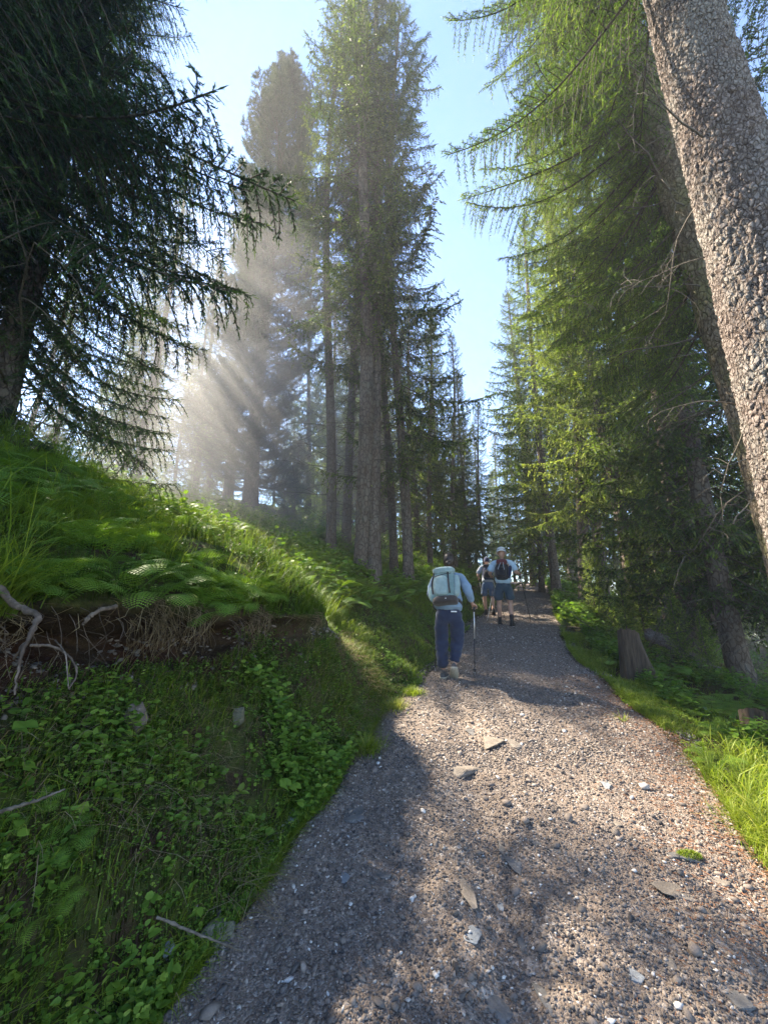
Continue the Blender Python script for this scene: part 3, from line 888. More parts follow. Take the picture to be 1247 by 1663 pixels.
left_trees = [
 (700, 14.0, 'far_b', .7, 'bushy spruce behind the clump, left of the path bend'),
 (742, 15.5, 'full_a', .56, 'thin spruce with high crown above the walkers with poles'),
 (765, 17.5, 'full_a', .52, 'slim bare stemmed spruce beside the path ahead of the walkers'),
 (790, 21.0, 'far_b', .62, 'pointed young spruce at the left side of the distant path'),
 (722, 19.0, 'far_a', .72, 'pointed spruce in the gap of sky between clump and right wood'),
 (680, 17.5, 'far_a', .75, 'spruce half hidden behind the right end of the clump'),
 (495, 19.0, 'far_b', .95, 'hazy pointed spruce between the column-shaped pine and the clump'),
 (520, 23.0, 'far_a', 1.0, 'pale distant spruce in the gap beside the column-shaped pine'),
 (545, 16.5, 'far_c', .55, 'low bushy spruce behind the leftmost trunk of the clump'),
 (620, 20.0, 'far_a', .95, 'distant spruce seen between the trunks of the clump'),
 (470, 15.0, 'young', .9, 'small young spruce at the foot of the column-shaped pine'),
 (455, 16.0, 'young', .7, 'tiny young spruce in the ferns right of the pine foot'),
 (300, 20.0, 'far_a', .7, 'misty spruce left of the column-shaped pine'),
 (170, 26.0, 'far_b', .9, 'spruce up the bank seen through the dark drooping boughs'),
 (40, 24.0, 'full_a', .9, 'dark spruce up the bank behind the near drooping one'),
]
ridge = [(322, 19, 'far_c', .55), (352, 24, 'far_b', .6), (388, 22, 'far_c', .5), (436, 24, 'far_b', .6), (468, 27, 'far_c', .7), (505, 30, 'far_b', .8), (262, 21, 'far_b', .6), (215, 18, 'far_c', .5), (838, 34, 'far_b', .8), (856, 38, 'far_a', .9), (872, 33, 'far_c', .8), (846, 30, 'young', 1.0), (886, 29, 'far_b', .7), (776, 36, 'far_a', .8), (757, 32, 'far_b', .7), (822, 46, 'far_a', 1.0), (806, 50, 'far_c', 1.1)]
ridge_l = ['low light spruce on the ridge under the drooping boughs', 'misty dense spruce on the ridge left of the column-shaped pine', 'low bright spruce behind the column-shaped pine foot', 'dense spruce just right of the column-shaped pine on the ridge', 'pale spruce low in the gap beside the clump', 'blue green spruce far off in the gap beside the clump', 'dense low spruce on the ridge behind the dark boughs', 'small light spruce at the left of the ridge',
 'dense spruce closing the far end of the path', 'tall spruce closing the far end of the path, right of the hat', 'light spruce at the far right bend of the path', 'small bushy spruce on the crest of the path', 'dark spruce at the far right bend of the path', 'tall spruce far left of the path end', 'dense spruce far left of the path end', 'tallest spruce right over the vanishing path', 'light spruce right over the vanishing path']
for i, (px, Y, k, sc) in enumerate(ridge):
    x, y = base_at(px, 0, Y); tree(k, x, y, ridge_l[i], 'spruces closing the view', sc, i * 2.3)
upslope = [(-8.6, 4.7, 'dark', .9, 'dark dense spruce standing behind the near drooping one'), (-9.2, 13.6, 'full_a', .80, 'hidden spruce added up the bank to shade the path beyond the walkers'), (-12.5, 17.5, 'tall_a', .62, 'bare stemmed spruce added high up the bank to cut the sun haze into shafts'),  # after the first, hidden trees added to break the sun into shafts
 (-7.6, 18.5, 'tall_b', .62, 'slim spruce added up the bank behind the column-shaped pine for the sun shafts'), (-10.5, 20.5, 'far_a', .85, 'hazy spruce added high on the bank far behind the drooping boughs to break the sunlight'), (-15, 15.0, 'tall_b', .7, 'spruce added at the top of the bank to throw shadow into the sun haze')]
for i, (x, y, k, sc, lb) in enumerate(upslope): tree(k, x, y, lb, 'spruces up the slope', sc, i * 1.9)
for i, (px, Y, k, sc, lb) in enumerate(left_trees):
    x, y = base_at(px, 0, Y)
    tree(k, x, y, lb, 'spruces up the slope', sc, i * 1.7 + .9)

# the wood beyond: each its own tree
rng = np.random.default_rng(5)
placed = []
cnt = 0
for tries in range(4000):
    if cnt >= 74: break
    y = rng.uniform(17, 62); x = rng.uniform(-.95, 1.15) * y
    a, b = float(xl(y)), float(xr(y))
    if a - 1.3 < x < b + 1.3: continue
    pxx = 623 + FPX * x / y
    if pxx < 690 and y < 24 and rng.random() < .75: continue
    if 430 < pxx < 540 and y < 40: continue
    if x < -.12 * y and (y < 34 or rng.random() < .5): continue
    if any((x - p) ** 2 + (y - q) ** 2 < 5.5 for p, q in placed): continue
    placed.append((x, y)); cnt += 1
    k = ('far_a', 'far_b', 'far_c')[int(rng.integers(0, 3))]
    side = 'left' if x < a else 'right'
    lb = {'far_a': 'tall distant spruce in the wood %s the path', 'far_b': 'dense distant spruce in the wood %s the path', 'far_c': 'light green distant spruce in the wood %s the path'}[k] % ('above' if side == 'left' else 'below')
    s_ = rng.uniform(.8, 1.2)
    if 650 < pxx < 850: s_ = min(s_, max(.4, .42 * y / 16))
    tree(k, x, y, lb, 'distant spruces ' + ('above' if side == 'left' else 'below') + ' the path', s_, rng.uniform(0, 6.28))
# ================================================================== undergrowth
M_GRASS = leaf_mat('grass_blades', [(0, (.050, .10, .012)), (.5, (.15, .22, .022)), (.85, (.30, .36, .04)), (1, (.46, .44, .12))], .45, .5, .35, tcol=(1.2, 1.25, .5))
M_STRAW = leaf_mat('dry_grass', [(0, (.12, .085, .045)), (.5, (.27, .20, .11)), (1, (.44, .36, .22))], .25, .7, .2, tcol=(1, 1, .9))
M_FERN = leaf_mat('fern_fronds', [(0, (.055, .12, .016)), (.5, (.14, .25, .032)), (1, (.28, .38, .05))], .42, .5, .3)
M_LEAF = leaf_mat('small_leaves', [(0, (.045, .095, .015)), (.5, (.12, .22, .030)), (.85, (.22, .33, .045)), (1, (.33, .40, .08))], .42, .5, .22)
M_NEEDLE_BROWN = simple_mat('fallen_needles', (.13, .055, .025), (.30, .15, .08), 8, .9, 0)

def blades(base, h, w, az, bend, rng, nrm=None, curlz=None):
    """grass blades as arched strips; returns V, F4, F3"""
    n = len(base)
    d = np.stack([np.cos(az), np.sin(az), 0 * az], -1)
    side = np.stack([-np.sin(az + rng.normal(0, .8, n)), np.cos(az), 0 * az], -1)
    side /= np.linalg.norm(side, axis=1)[:, None]
    S = np.array([0, .4, .75, 1.0]); ww = np.array([1, .85, .5, 0])
    P = []
    for s in S:
        horiz = bend * s ** 1.8; up = s - .55 * bend * s ** 2.4
        P.append(base + d * (h * horiz)[:, None] + np.array([0, 0, 1.0]) * (h * up)[:, None])
    V = []
    for k in range(3):
        o = side * (w * ww[k] * .5)[:, None]
        V += [P[k] - o, P[k] + o]
    V.append(P[3])
    V = np.stack(V, 1).reshape(-1, 3)
    b = np.arange(n)[:, None] * 7
    F4 = np.concatenate([b + [0, 1, 3, 2], b + [2, 3, 5, 4]]); F3 = b + [4, 5, 6]
    return V, F4, F3

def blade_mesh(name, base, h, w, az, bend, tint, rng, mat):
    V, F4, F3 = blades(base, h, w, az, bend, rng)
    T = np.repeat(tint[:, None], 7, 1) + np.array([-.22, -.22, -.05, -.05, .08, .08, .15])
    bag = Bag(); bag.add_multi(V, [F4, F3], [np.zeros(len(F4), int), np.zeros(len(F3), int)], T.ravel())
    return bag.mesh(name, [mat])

def scatter_left(rng, n, t0, t1, y0, y1, yp=1.0, clumpy=0.0, sc=1.2, seed=70):
    """n random surface points on the left slope"""
    m = int(n * (1 + clumpy * 1.5))
    t = rng.uniform(t0, t1, m); y = y0 + (y1 - y0) * rng.uniform(0, 1, m) ** yp
    x, y, z = surf_left(t, y)
    if clumpy:
        k = fbm(x * sc, y * sc, z * sc, 3, seed) + rng.normal(0, .25, m)
        i = np.argsort(-k)[:n]; t, x, y, z = t[i], x[i], y[i], z[i]
    return t, np.stack([x, y, z], -1)

def scatter_right(rng, n, t0, t1, y0, y1, yp=1.0, clumpy=0.0, sc=1.2, seed=71):
    m = int(n * (1 + clumpy * 1.5))
    t = rng.uniform(t0, t1, m); y = y0 + (y1 - y0) * rng.uniform(0, 1, m) ** yp
    x, y, z = surf_right(t, y)
    if clumpy:
        k = fbm(x * sc, y * sc, None, 3, seed) + rng.normal(0, .25, m)
        i = np.argsort(-k)[:n]; t, x, y, z = t[i], x[i], y[i], z[i]
    return t, np.stack([x, y, z], -1)

rng = np.random.default_rng(77)
# --- grass on the slope above the lip
def slope_grass():
    parts = []
    for n, t0, t1, y0, y1, yp, cl, hh, ww in ((40000, 4.9, 7.3, .8, 6.2, 1, .9, .19, .0045), (1500, 4.9, 7.3, 1.0, 6.2, 1, .9, .42, .005), (26000, 5.0, 7.9, 5, 13, 1.2, .3, .22, .009), (16000, 1.2, 5.0, 4.4, 13, 1.3, .5, .11, .006), (9000, 5, 8.1, 12, 26, 1.2, 0, .3, .02)):
        t, p = scatter_left(rng, n, t0, t1, y0, y1, yp, cl, 1.3)
        h = hh * rng.uniform(.5, 1.6, n) * (1 + .75 * vnoise(p[:, 0] * 1.7, p[:, 1] * 1.7, seed=44))
        w = ww * rng.uniform(.7, 1.3, n)
        tint = .42 + .30 * vnoise(p[:, 0] * 1.3, p[:, 1] * 1.3, seed=45) + rng.normal(0, .10, n)
        parts.append((p, h, w, rng.normal(.1, 1.3, n), rng.uniform(.3, 1.1, n), tint))
    a = [np.concatenate([q[k] for q in parts]) for k in range(6)]
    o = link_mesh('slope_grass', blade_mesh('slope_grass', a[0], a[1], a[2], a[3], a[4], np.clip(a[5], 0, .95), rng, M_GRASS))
    tag(o, kind='stuff')
slope_grass()

def bank_grass():
    # cut bank: thin, patchy, mixed with dead stalks
    n = 15000
    t, p = scatter_left(rng, n, .25, 3.3, .7, 5.2, 1, .8, 2.2, 72)
    h = .10 * rng.uniform(.4, 1.7, n); w = .004 * rng.uniform(.7, 1.4, n)
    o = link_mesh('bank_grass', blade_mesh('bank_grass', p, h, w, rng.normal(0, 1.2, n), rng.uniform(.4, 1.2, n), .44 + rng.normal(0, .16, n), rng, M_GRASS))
    tag(o, kind='stuff')
    n = 5200
    t, p = scatter_left(rng, n, .2, 3.4, .7, 5.0, 1, .6, 1.4, 73)
    o = link_mesh('dry_bank_grass', blade_mesh('dry_bank_grass', p, .13 * rng.uniform(.4, 1.6, n), .003 * rng.uniform(.7, 1.5, n), rng.normal(0, 1.0, n), rng.uniform(.9, 1.9, n), .35 + rng.normal(0, .2, n), rng, M_STRAW))
    tag(o, kind='stuff')
    # dead blades hanging in a fringe from the overhanging lip
    B = Bag()
    for i in range(2200):
        y = rng.uniform(1.2, 3.9)
        k = (.8 if 2.45 < y < 2.8 else .35 if 3.1 < y < 3.35 else .0) + .35 * vnoise(np.array(y * 6), np.array(0.), seed=9)
        if rng.random() > max(.03, min(1.0, float(k)) if y > 1.9 else .15): continue
        x, yy, z = surf_left(np.array(rng.uniform(4.62, 5.1)), np.array(y))
        p = np.array([x + .02, yy, z]); L = rng.uniform(.08, .34) * (.4 + .9 * max(0, float(k)))
        q = np.array([p, p + [rng.uniform(.02, .07), rng.normal(0, .02), -.1 * L], p + [rng.uniform(.0, .09), rng.normal(0, .04), -.6 * L], p + [rng.uniform(-.05, .08), rng.normal(0, .06), -L]])
        add_tube(B, q, np.array([.0022, .002, .0015, .0006]), 3, 0, float(np.clip(.3 + rng.normal(0, .25), 0, 1)))
    o = link_mesh('hanging_dry_grass', B.mesh('hanging_dry_grass', [M_STRAW])); tag(o, kind='stuff')
bank_grass()

def verge_grass():
    parts = []
    for n, t0, t1, y0, y1, yp, cl, hh, ww, tn in ((9000, .25, 2.3, .9, 4.4, 1, 1.3, .10, .0042, .62), (2600, .9, 2.2, 1.0, 3.4, 1, .6, .26, .006, .62), (22000, .5, 3.4, 3.6, 9, 1, .6, .10, .006, .48), (14000, .3, 3.5, 8, 22, 1.3, .3, .15, .012, .5)):
        t, p = scatter_right(rng, n, t0, t1, y0, y1, yp, cl, 1.6)
        parts.append((p, hh * rng.uniform(.4, 1.5, n), ww * rng.uniform(.7, 1.3, n), rng.uniform(-3.1, 3.1, n), rng.uniform(.3, 1.1, n), tn + rng.normal(0, .14, n)))
    a = [np.concatenate([q[k] for q in parts]) for k in range(6)]
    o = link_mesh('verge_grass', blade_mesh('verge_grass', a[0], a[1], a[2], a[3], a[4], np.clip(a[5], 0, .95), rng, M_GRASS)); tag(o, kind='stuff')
verge_grass()

# --- small broad leaves (sorrel, bilberry, strawberry): low cover nobody could count
def leaf_cover(name, P, size, rise, tint, mat, rng, per=3):
    """clusters of oval leaves on short stems around each point"""
    n = len(P)
    size = size * np.clip(.30 + .22 * P[:, 1], .42, 1.15); rise = rise * np.clip(.4 + .25 * P[:, 1], .5, 1.1)
    P = np.repeat(P, per, 0); n2 = len(P)
    size = np.repeat(size, per) * rng.uniform(.7, 1.25, n2); rise = np.repeat(rise, per) * rng.uniform(.5, 1.3, n2)
    tint = np.repeat(tint, per) + rng.normal(0, .08, n2)
    az = rng.uniform(0, 2 * math.pi, n2)
    d = np.stack([np.cos(az), np.sin(az), rng.uniform(-.25, .55, n2)], -1); d /= np.linalg.norm(d, axis=1)[:, None]
    up = np.array([0, 0, 1.0]) + rng.normal(0, .35, (n2, 3)) + np.array([.25, -.15, 0])
    s = np.cross(d, up); s /= np.linalg.norm(s, axis=1)[:, None] + 1e-9
    nn = np.cross(s, d)
    c = P + np.array([0, 0, 1.0]) * rise[:, None]
    S = size[:, None]; wf = rng.uniform(.45, 1.1, n2)[:, None]; s = s * wf; tipf = rng.uniform(.9, 1.35, n2)[:, None]
    pts = [c, c + d * S * .3 + s * S * .42 + nn * S * .08, c + d * S * .75 + s * S * .36 + nn * S * .05, c + d * S * tipf - nn * S * .06,
           c + d * S * .75 - s * S * .36 + nn * S * .05, c + d * S * .3 - s * S * .42 + nn * S * .08]
    V = np.stack(pts, 1).reshape(-1, 3); b = np.arange(n2)[:, None] * 6
    F = np.concatenate([b + [0, 1, 2, 3], b + [0, 3, 4, 5]])
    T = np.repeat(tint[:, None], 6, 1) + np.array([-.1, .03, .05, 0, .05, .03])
    bag = Bag(); bag.add(V, F, 0, np.clip(T.ravel(), 0, 1))
    # stems
    k = np.arange(0, n2, 1)
    w = .0012
    Vs = np.stack([P[k] + [w, 0, -.01], P[k] - [w, 0, .01], c[k] - [w, 0, 0], c[k] + [w, 0, 0]], 1).reshape(-1, 3)
    bag.add(Vs, np.arange(len(k) * 4).reshape(-1, 4), 0, .3)
    o = link_mesh(name, bag.mesh(name, [mat])); tag(o, kind='stuff')

def covers():
    n = 13000; t, p = scatter_left(rng, n, .3, 3.2, .6, 3.9, 1, .4, 2.6, 81)
    leaf_cover('bank_leaf_cover', p, .0105 * rng.uniform(.6, 1.9, n), .04 * rng.uniform(.2, 1.9, n), .56 + rng.normal(0, .16, n), M_LEAF, rng, 3)
    n = 2600; t, p = scatter_left(rng, n, .25, 2.9, .6, 3.6, 1, 1.5, 2.0, 82)
    leaf_cover('broad_leaf_weeds', p, .034 * rng.uniform(.5, 1.7, n), .08 * rng.uniform(.4, 1.5, n), .66 + rng.normal(0, .15, n), M_LEAF, rng, 4)
    n = 7500; t, p = scatter_left(rng, n, .5, 5.2, 3.4, 9, 1.2, .8, 1.5, 83)
    leaf_cover('low_bank_leaves', p, .018 * rng.uniform(.6, 1.5, n), .04 * rng.uniform(.3, 1.6, n), .42 + rng.normal(0, .15, n), M_LEAF, rng, 3)
    n = 9000; t, p = scatter_left(rng, n, 5.0, 7.2, .8, 6, 1, 1.2, 1.1, 84)
    leaf_cover('bilberry_cover', p, .017 * rng.uniform(.6, 1.5, n), .12 * rng.uniform(.3, 1.6, n), .36 + rng.normal(0, .15, n), M_LEAF, rng, 3)
    n = 6000; t, p = scatter_left(rng, n, 5.0, 8.0, 6, 22, 1.3, .6, .8, 85)
    leaf_cover('slope_leaf_cover', p, .07 * rng.uniform(.6, 1.5, n), .2 * rng.uniform(.3, 1.6, n), .5 + rng.normal(0, .15, n), M_LEAF, rng, 4)
    n = 8000; t, p = scatter_right(rng, n, 2.0, 5.0, 1.2, 14, 1.2, .6, 1.0, 86)
    leaf_cover('forest_leaf_cover', p, .04 * rng.uniform(.6, 1.6, n), .12 * rng.uniform(.3, 1.6, n), .42 + rng.normal(0, .15, n), M_LEAF, rng, 4)
    n = 2600; t, p = scatter_right(rng, n, .3, 2.2, .9, 5, 1, 1.3, 2.2, 87)
    leaf_cover('verge_leaf_cover', p, .018 * rng.uniform(.6, 1.6, n), .018 * rng.uniform(.3, 1.6, n), .8 + rng.normal(0, .1, n), M_LEAF, rng, 3)
    n = 5000; t, p = scatter_right(rng, n, .5, 4.4, 9, 26, 1.2, .5, .8, 88)
    leaf_cover('distant_leaf_cover', p, .08 * rng.uniform(.6, 1.6, n), .22 * rng.uniform(.3, 1.6, n), .6 + rng.normal(0, .12, n), M_LEAF, rng, 4)
    # fallen spruce needles drifted along the right edge of the path
    n = 9000
    y = rng.uniform(.9, 5.5, n); off = np.abs(rng.normal(0, .38, n)) - .12
    xx = xr(y) - off; zz = path_z(xx, y) + .004
    az = rng.uniform(0, 3.14, n); L = .011
    d = np.stack([np.cos(az), np.sin(az), 0 * az], -1) * L; s = np.stack([-np.sin(az), np.cos(az), 0 * az], -1) * .0011
    P = np.stack([xx, y, zz], -1)
    V = np.stack([P - d - s, P - d + s, P + d + s, P + d - s], 1).reshape(-1, 3); V[:, 2] += rng.uniform(0, .004, len(V))
    o = link_mesh('needle_litter', np_mesh('needle_litter', V, [np.arange(n * 4).reshape(-1, 4)], [M_NEEDLE_BROWN])); tag(o, kind='stuff')
covers()

# --- ferns
def fern_frond(bag, rng, L, az, lift, w0, tint=0.0, m=0, fine=True):
    n = 22
    s = np.linspace(0, 1, n)
    r = L * (s - .12 * s ** 3); z = L * (lift * s - (lift * .62 + .12) * s ** 2.3)
    c, si = math.cos(az), math.sin(az)
    P = np.stack([r * c, r * si, z], 1)
    add_tube(bag, P, .0025 * (1 - .8 * s) + .0006, 3, m, .35)
    T = np.gradient(P, axis=0); T /= np.linalg.norm(T, axis=1)[:, None]
    side = np.array([-si, c, 0.0])
    VV, F4, A = [], [], []
    k = 0
    for i in range(3, n):
        u = s[i]
        pl = w0 * L * math.sin(math.pi * min(1, (1 - u) * 1.02) ** .62 * .78 + .02) * (.4 + .6 * min(1, (u - .1) / .2)) * (1 if u < .97 else .4)
        up = np.cross(side, T[i]); 
        for e in (-1, 1):
            dd = side * e * .92 + T[i] * .38 + np.array([0, 0, -.12])
            dd /= np.linalg.norm(dd)
            q = np.cross(dd, up if up[2] > 0 else -up); q /= np.linalg.norm(q) + 1e-9
            # toothed pinna: little leaflets either side of its rib
            m_ = 5 if fine else 1
            if fine:
                for j in range(m_):
                    v0 = j / m_; a0 = P[i] + dd * pl * v0
                    wd = pl * .085 * (1 - v0 * .75) + .001
                    a1 = P[i] + dd * pl * (v0 + 1.05 / m_)
                    VV += [a0, a0 + q * wd + dd * pl * .10, a1, a0 - q * wd + dd * pl * .10]
                    F4.append((k, k + 1, k + 2, k + 3)); k += 4
                    A += [tint + .4, tint + .5 + .2 * v0, tint + .5, tint + .5 + .2 * v0]
            else:
                a1 = P[i] + dd * pl; wd = pl * .14 + .002
                VV += [P[i], P[i] + dd * pl * .3 + q * wd, a1, P[i] + dd * pl * .3 - q * wd]
                F4.append((k, k + 1, k + 2, k + 3)); k += 4
                A += [tint + .4, tint + .55, tint + .6, tint + .55]
    bag.add(np.array(VV), np.array(F4), m, np.array(A))

def fern_mesh(seed, nf, L, lift=.9, fine=True, w0=.24):
    rng = np.random.default_rng(seed); bag = Bag()
    for i in range(nf):
        fern_frond(bag, rng, L * rng.uniform(.7, 1.1), i * 2 * math.pi / nf + rng.uniform(-.4, .4), lift * rng.uniform(.6, 1.25), w0, rng.uniform(-.15, .15), 0, fine)
    return bag.mesh('fern', [M_FERN])
FERN_A = [fern_mesh(200 + i, 8, .42, .95) for i in range(3)]
FERN_B = [fern_mesh(210 + i, 9, .45, .9, False) for i in range(2)]
def fern(x, y, z, me, sc, rz, label, group, tilt=(0, 0)):
    o = link_mesh('fern', me, None, (x, y, z)); o.rotation_euler = (tilt[0], tilt[1], rz); o.scale = (sc, sc, sc)
    tag(o, label, 'fern', group); return o

def on_left(px, py, lo=.8, hi=30):
    """first point where the photograph's pixel meets the modelled ground"""
    a, b = ray(px, py); Y = lo
    while Y < hi:
        x, z = a * Y, CAMZ + b * Y
        if z <= ground(x, Y): return np.array([x, Y, ground(x, Y)])
        Y += .04 if Y < 8 else .15
    return np.array([a * hi, hi, ground(a * hi, hi)])

def ferns():
    r = np.random.default_rng(300)
    sp = [(415, 965, .75, 'deep green fern clump with long upright fronds under the sunlit crest'), (330, 1000, .5, 'pale fern hanging over the lip of the bank above the dry grass'),
          (45, 1330, .5, 'fern with fronds pointing down near the lower left bank stones'), (110, 1400, .45, 'faded small fern in the shaded lower bank'), (75, 1500, .5, 'broad fern low in the darkest corner of the bank'),
          (160, 1185, .4, 'small fern beside the pinkish rock in the bank'), (500, 945, .6, 'bright backlit fern on the point of the sunlit crest'), (215, 880, .7, 'light fern high on the bank below the drooping boughs')]
    for px, py, sc, lb in sp:
        p = on_left(px, py); fern(p[0], p[1], p[2], FERN_A[r.integers(0, 3)], sc * min(1.25, .3 + .28 * p[1]), r.uniform(0, 6), lb, None, (0, .35))
    for px, Y, sc, lb in ((1115, 3.25, .62, 'small bright fern at the very edge of the gravel'), (1150, 3.7, .8, 'larger fern behind the small bright one, in half shade'), (1215, 3.5, .8, 'dark fern in front of the low broken stump'), (1075, 4.7, .75, 'spreading fern in front of the tall cut stump'), (1135, 4.6, .8, 'fern in shade below the tall cut stump'), (1190, 4.9, .8, 'dim fern on the forest floor before the fallen log')):
        x, y = ray(px, 968)[0] * Y, Y
        fern(x, y, ground(x, y), FERN_A[r.integers(0, 3)], sc * 1.1, r.uniform(0, 6), lb, None)
    n = 0
    t, p = scatter_left(r, 190, 5.0, 7.0, 1.0, 6.2, 1, .5, 1.0, 90)
    for q in p:
        fern(q[0], q[1], q[2] - .02, FERN_A[r.integers(0, 3)], r.uniform(.6, 1.25), r.uniform(0, 6), ('fern leaning out over the lip of the bank' if q[2] < 1.75 else 'fern on the sunlit crest of the bank' if q[1] > 3.6 and q[2] < 2.6 else 'fern high on the bank near the foot of the drooping spruce' if q[0] < -3.2 else 'fern among long grass on the middle of the bank'), 'ferns on the near bank', (r.uniform(-.1, .1), .3))
    t, p = scatter_left(r, 90, 4.6, 7.6, 6.0, 14, 1.1, .5, 1.0, 91)
    for q in p:
        fern(q[0], q[1], q[2] - .02, FERN_B[r.integers(0, 2)], r.uniform(.8, 1.4), r.uniform(0, 6), 'pale fern on the misty slope around the middle trees', 'ferns on the misty slope', (r.uniform(-.1, .1), .2))
    t, p = scatter_right(r, 40, 1.8, 4.6, 2.0, 9, 1, .4, 1.0, 92)
    for q in p:
        fern(q[0], q[1], q[2] - .02, FERN_A[r.integers(0, 3)] if q[1] < 5 else FERN_B[r.integers(0, 2)], r.uniform(.6, 1.1), r.uniform(0, 6), 'green fern on the shaded forest floor below the path', 'ferns below the path')
ferns()
# ================================================================== stones, gravel, wood
def gravel_mat():
    b = NT('loose_gravel')
    t = b.attr('tint')
    col = b.ramp(t, [(0, (.05, .046, .046)), (.25, (.11, .098, .09)), (.5, (.20, .165, .14)), (.7, (.28, .225, .185)), (.86, (.38, .33, .285)), (1, (.66, .62, .57))])
    nz = b.noise(b.coord(), 180, 4)
    col = b.mix(b.ramp(nz.outputs[0], [(.35, (0, 0, 0)), (.7, (.4, .4, .4))]), col, (.10, .085, .075))
    return b.done(b.pbr(col, .88, b.bump(nz.outputs[0], .4, .002), .25))
M_GRAVEL = gravel_mat()

def slate_mat(name, c1, c2, c3):
    b = NT(name)
    v = b.coord((1, 1, 5))
    n1 = b.noise(v, 7, 6, .65); n2 = b.noise(b.coord(), 70, 5, .65)
    col = b.ramp(n1.outputs[0], [(.3, c1), (.5, c2), (.72, c3)])
    col = b.mix(b.ramp(n2.outputs[0], [(.4, (0, 0, 0)), (.7, (.5, .5, .5))]), col, tuple(x * .45 for x in c2))
    h = b.math('ADD', n1.outputs[0], b.math('MULTIPLY', n2.outputs[0], .35))
    return b.done(b.pbr(col, .75, b.bump(h, .8, .012), .35))
M_SLATE = slate_mat('grey_slate', (.075, .072, .072), (.15, .14, .13), (.25, .235, .22))
M_BLUE = slate_mat('pale_bluish_stone', (.12, .13, .145), (.21, .225, .24), (.33, .345, .35))
M_TAN = slate_mat('tan_stone', (.11, .09, .072), (.19, .16, .13), (.28, .24, .20))
M_OLIVE = slate_mat('mossy_rock', (.07, .072, .045), (.135, .13, .09), (.22, .20, .15))
M_PINKROCK = slate_mat('pinkish_rock', (.06, .048, .04), (.14, .11, .09), (.24, .20, .17))

def pebbles(P, S, tint, rng):
    n = len(P)
    base = np.array([(1, 0, 0), (0, 1, 0), (-1, 0, 0), (0, -1, 0), (0, 0, 1), (0, 0, -1), (.6, .6, .55), (-.6, .55, .6), (-.55, -.6, .55), (.6, -.6, .6)], float)
    F = np.array([(0, 6, 9), (6, 1, 7), (7, 2, 8), (8, 3, 9), (4, 6, 7), (4, 7, 8), (4, 8, 9), (4, 9, 6), (0, 1, 6), (1, 2, 7), (2, 3, 8), (3, 0, 9), (1, 0, 5), (2, 1, 5), (3, 2, 5), (0, 3, 5)])
    v = base[None] * (1 + rng.normal(0, .16, (n, 10, 1)))
    sc = np.stack([rng.uniform(.7, 1.3, n), rng.uniform(.5, 1.0, n), rng.uniform(.35, .75, n)], -1) * S[:, None]
    v = v * sc[:, None]
    a = rng.uniform(0, 2 * math.pi, n); tl_ = rng.normal(0, .35, n)
    ca, sa = np.cos(a)[:, None], np.sin(a)[:, None]; ct, st = np.cos(tl_)[:, None], np.sin(tl_)[:, None]
    x, y, z = v[..., 0], v[..., 1], v[..., 2]
    x, z = x * ct + z * st, -x * st + z * ct
    x, y = x * ca - y * sa, x * sa + y * ca
    V = np.stack([x, y, z], -1) + P[:, None]
    return V.reshape(-1, 3), (F[None] + (np.arange(n) * 10)[:, None, None]).reshape(-1, 3), np.repeat(tint, 10)

def gravel():
    r = np.random.default_rng(400); bag = Bag()
    def field(n, y0, y1, yp, s0, s1, emb, over=.12):
        y = y0 + (y1 - y0) * r.uniform(0, 1, n) ** yp
        u = r.uniform(-over * .6, 1 + over, n)
        x = xl(y) + (xr(y) - xl(y)) * u
        keep = vnoise(x * 2.3, y * 2.3, seed=60) * .35 + r.uniform(0, 1, n) > .12
        x, y, u = x[keep], y[keep], u[keep]; m = len(x)
        z = path_z(np.clip(x, xl(y), xr(y)), y)
        z = np.where(u > 1, z - (u - 1) * .25, z); z = np.where(u < 0, z + (-u) * .35 - .01, z)
        s = s0 + (s1 - s0) * r.uniform(0, 1, m) ** 3
        tint = np.clip(.43 + .22 * r.normal(size=m) + .4 * (r.random(m) < .06), 0, 1)
        V, F, T = pebbles(np.stack([x, y, z + s * emb], -1), s, tint, r)
        bag.add(V, F, 0, T)
    field(70000, .9, 3.6, 1.25, .0030, .0105, .25)
    field(42000, 3.2, 7.5, 1.1, .0050, .013, .25)
    field(26000, 7.2, 15, 1.15, .008, .019, .2)
    field(3600, .9, 5.5, 1.1, .009, .022, .15)
    field(420, .9, 6.5, 1.0, .018, .038, .05)
    # crumbs at the foot of the bank
    m = 3500; t, p = scatter_left(r, m, .0, 1.3, .8, 4.5, 1, .7, 2.0, 61)
    V, F, T = pebbles(p, .004 + .016 * r.uniform(0, 1, m) ** 3, np.clip(.35 + .2 * r.normal(size=m), 0, 1), r); bag.add(V, F, 0, T)
    m = 1500; t, p = scatter_left(r, m, 2.8, 4.2, 1, 4.2, 1, .5, 2.0, 62)
    V, F, T = pebbles(p, .006 + .02 * r.uniform(0, 1, m) ** 3, np.clip(.4 + .15 * r.normal(size=m), 0, 1), r); bag.add(V, F, 0, T)
    o = link_mesh('gravel', bag.mesh('gravel', [M_GRAVEL])); tag(o, kind='stuff')
gravel()

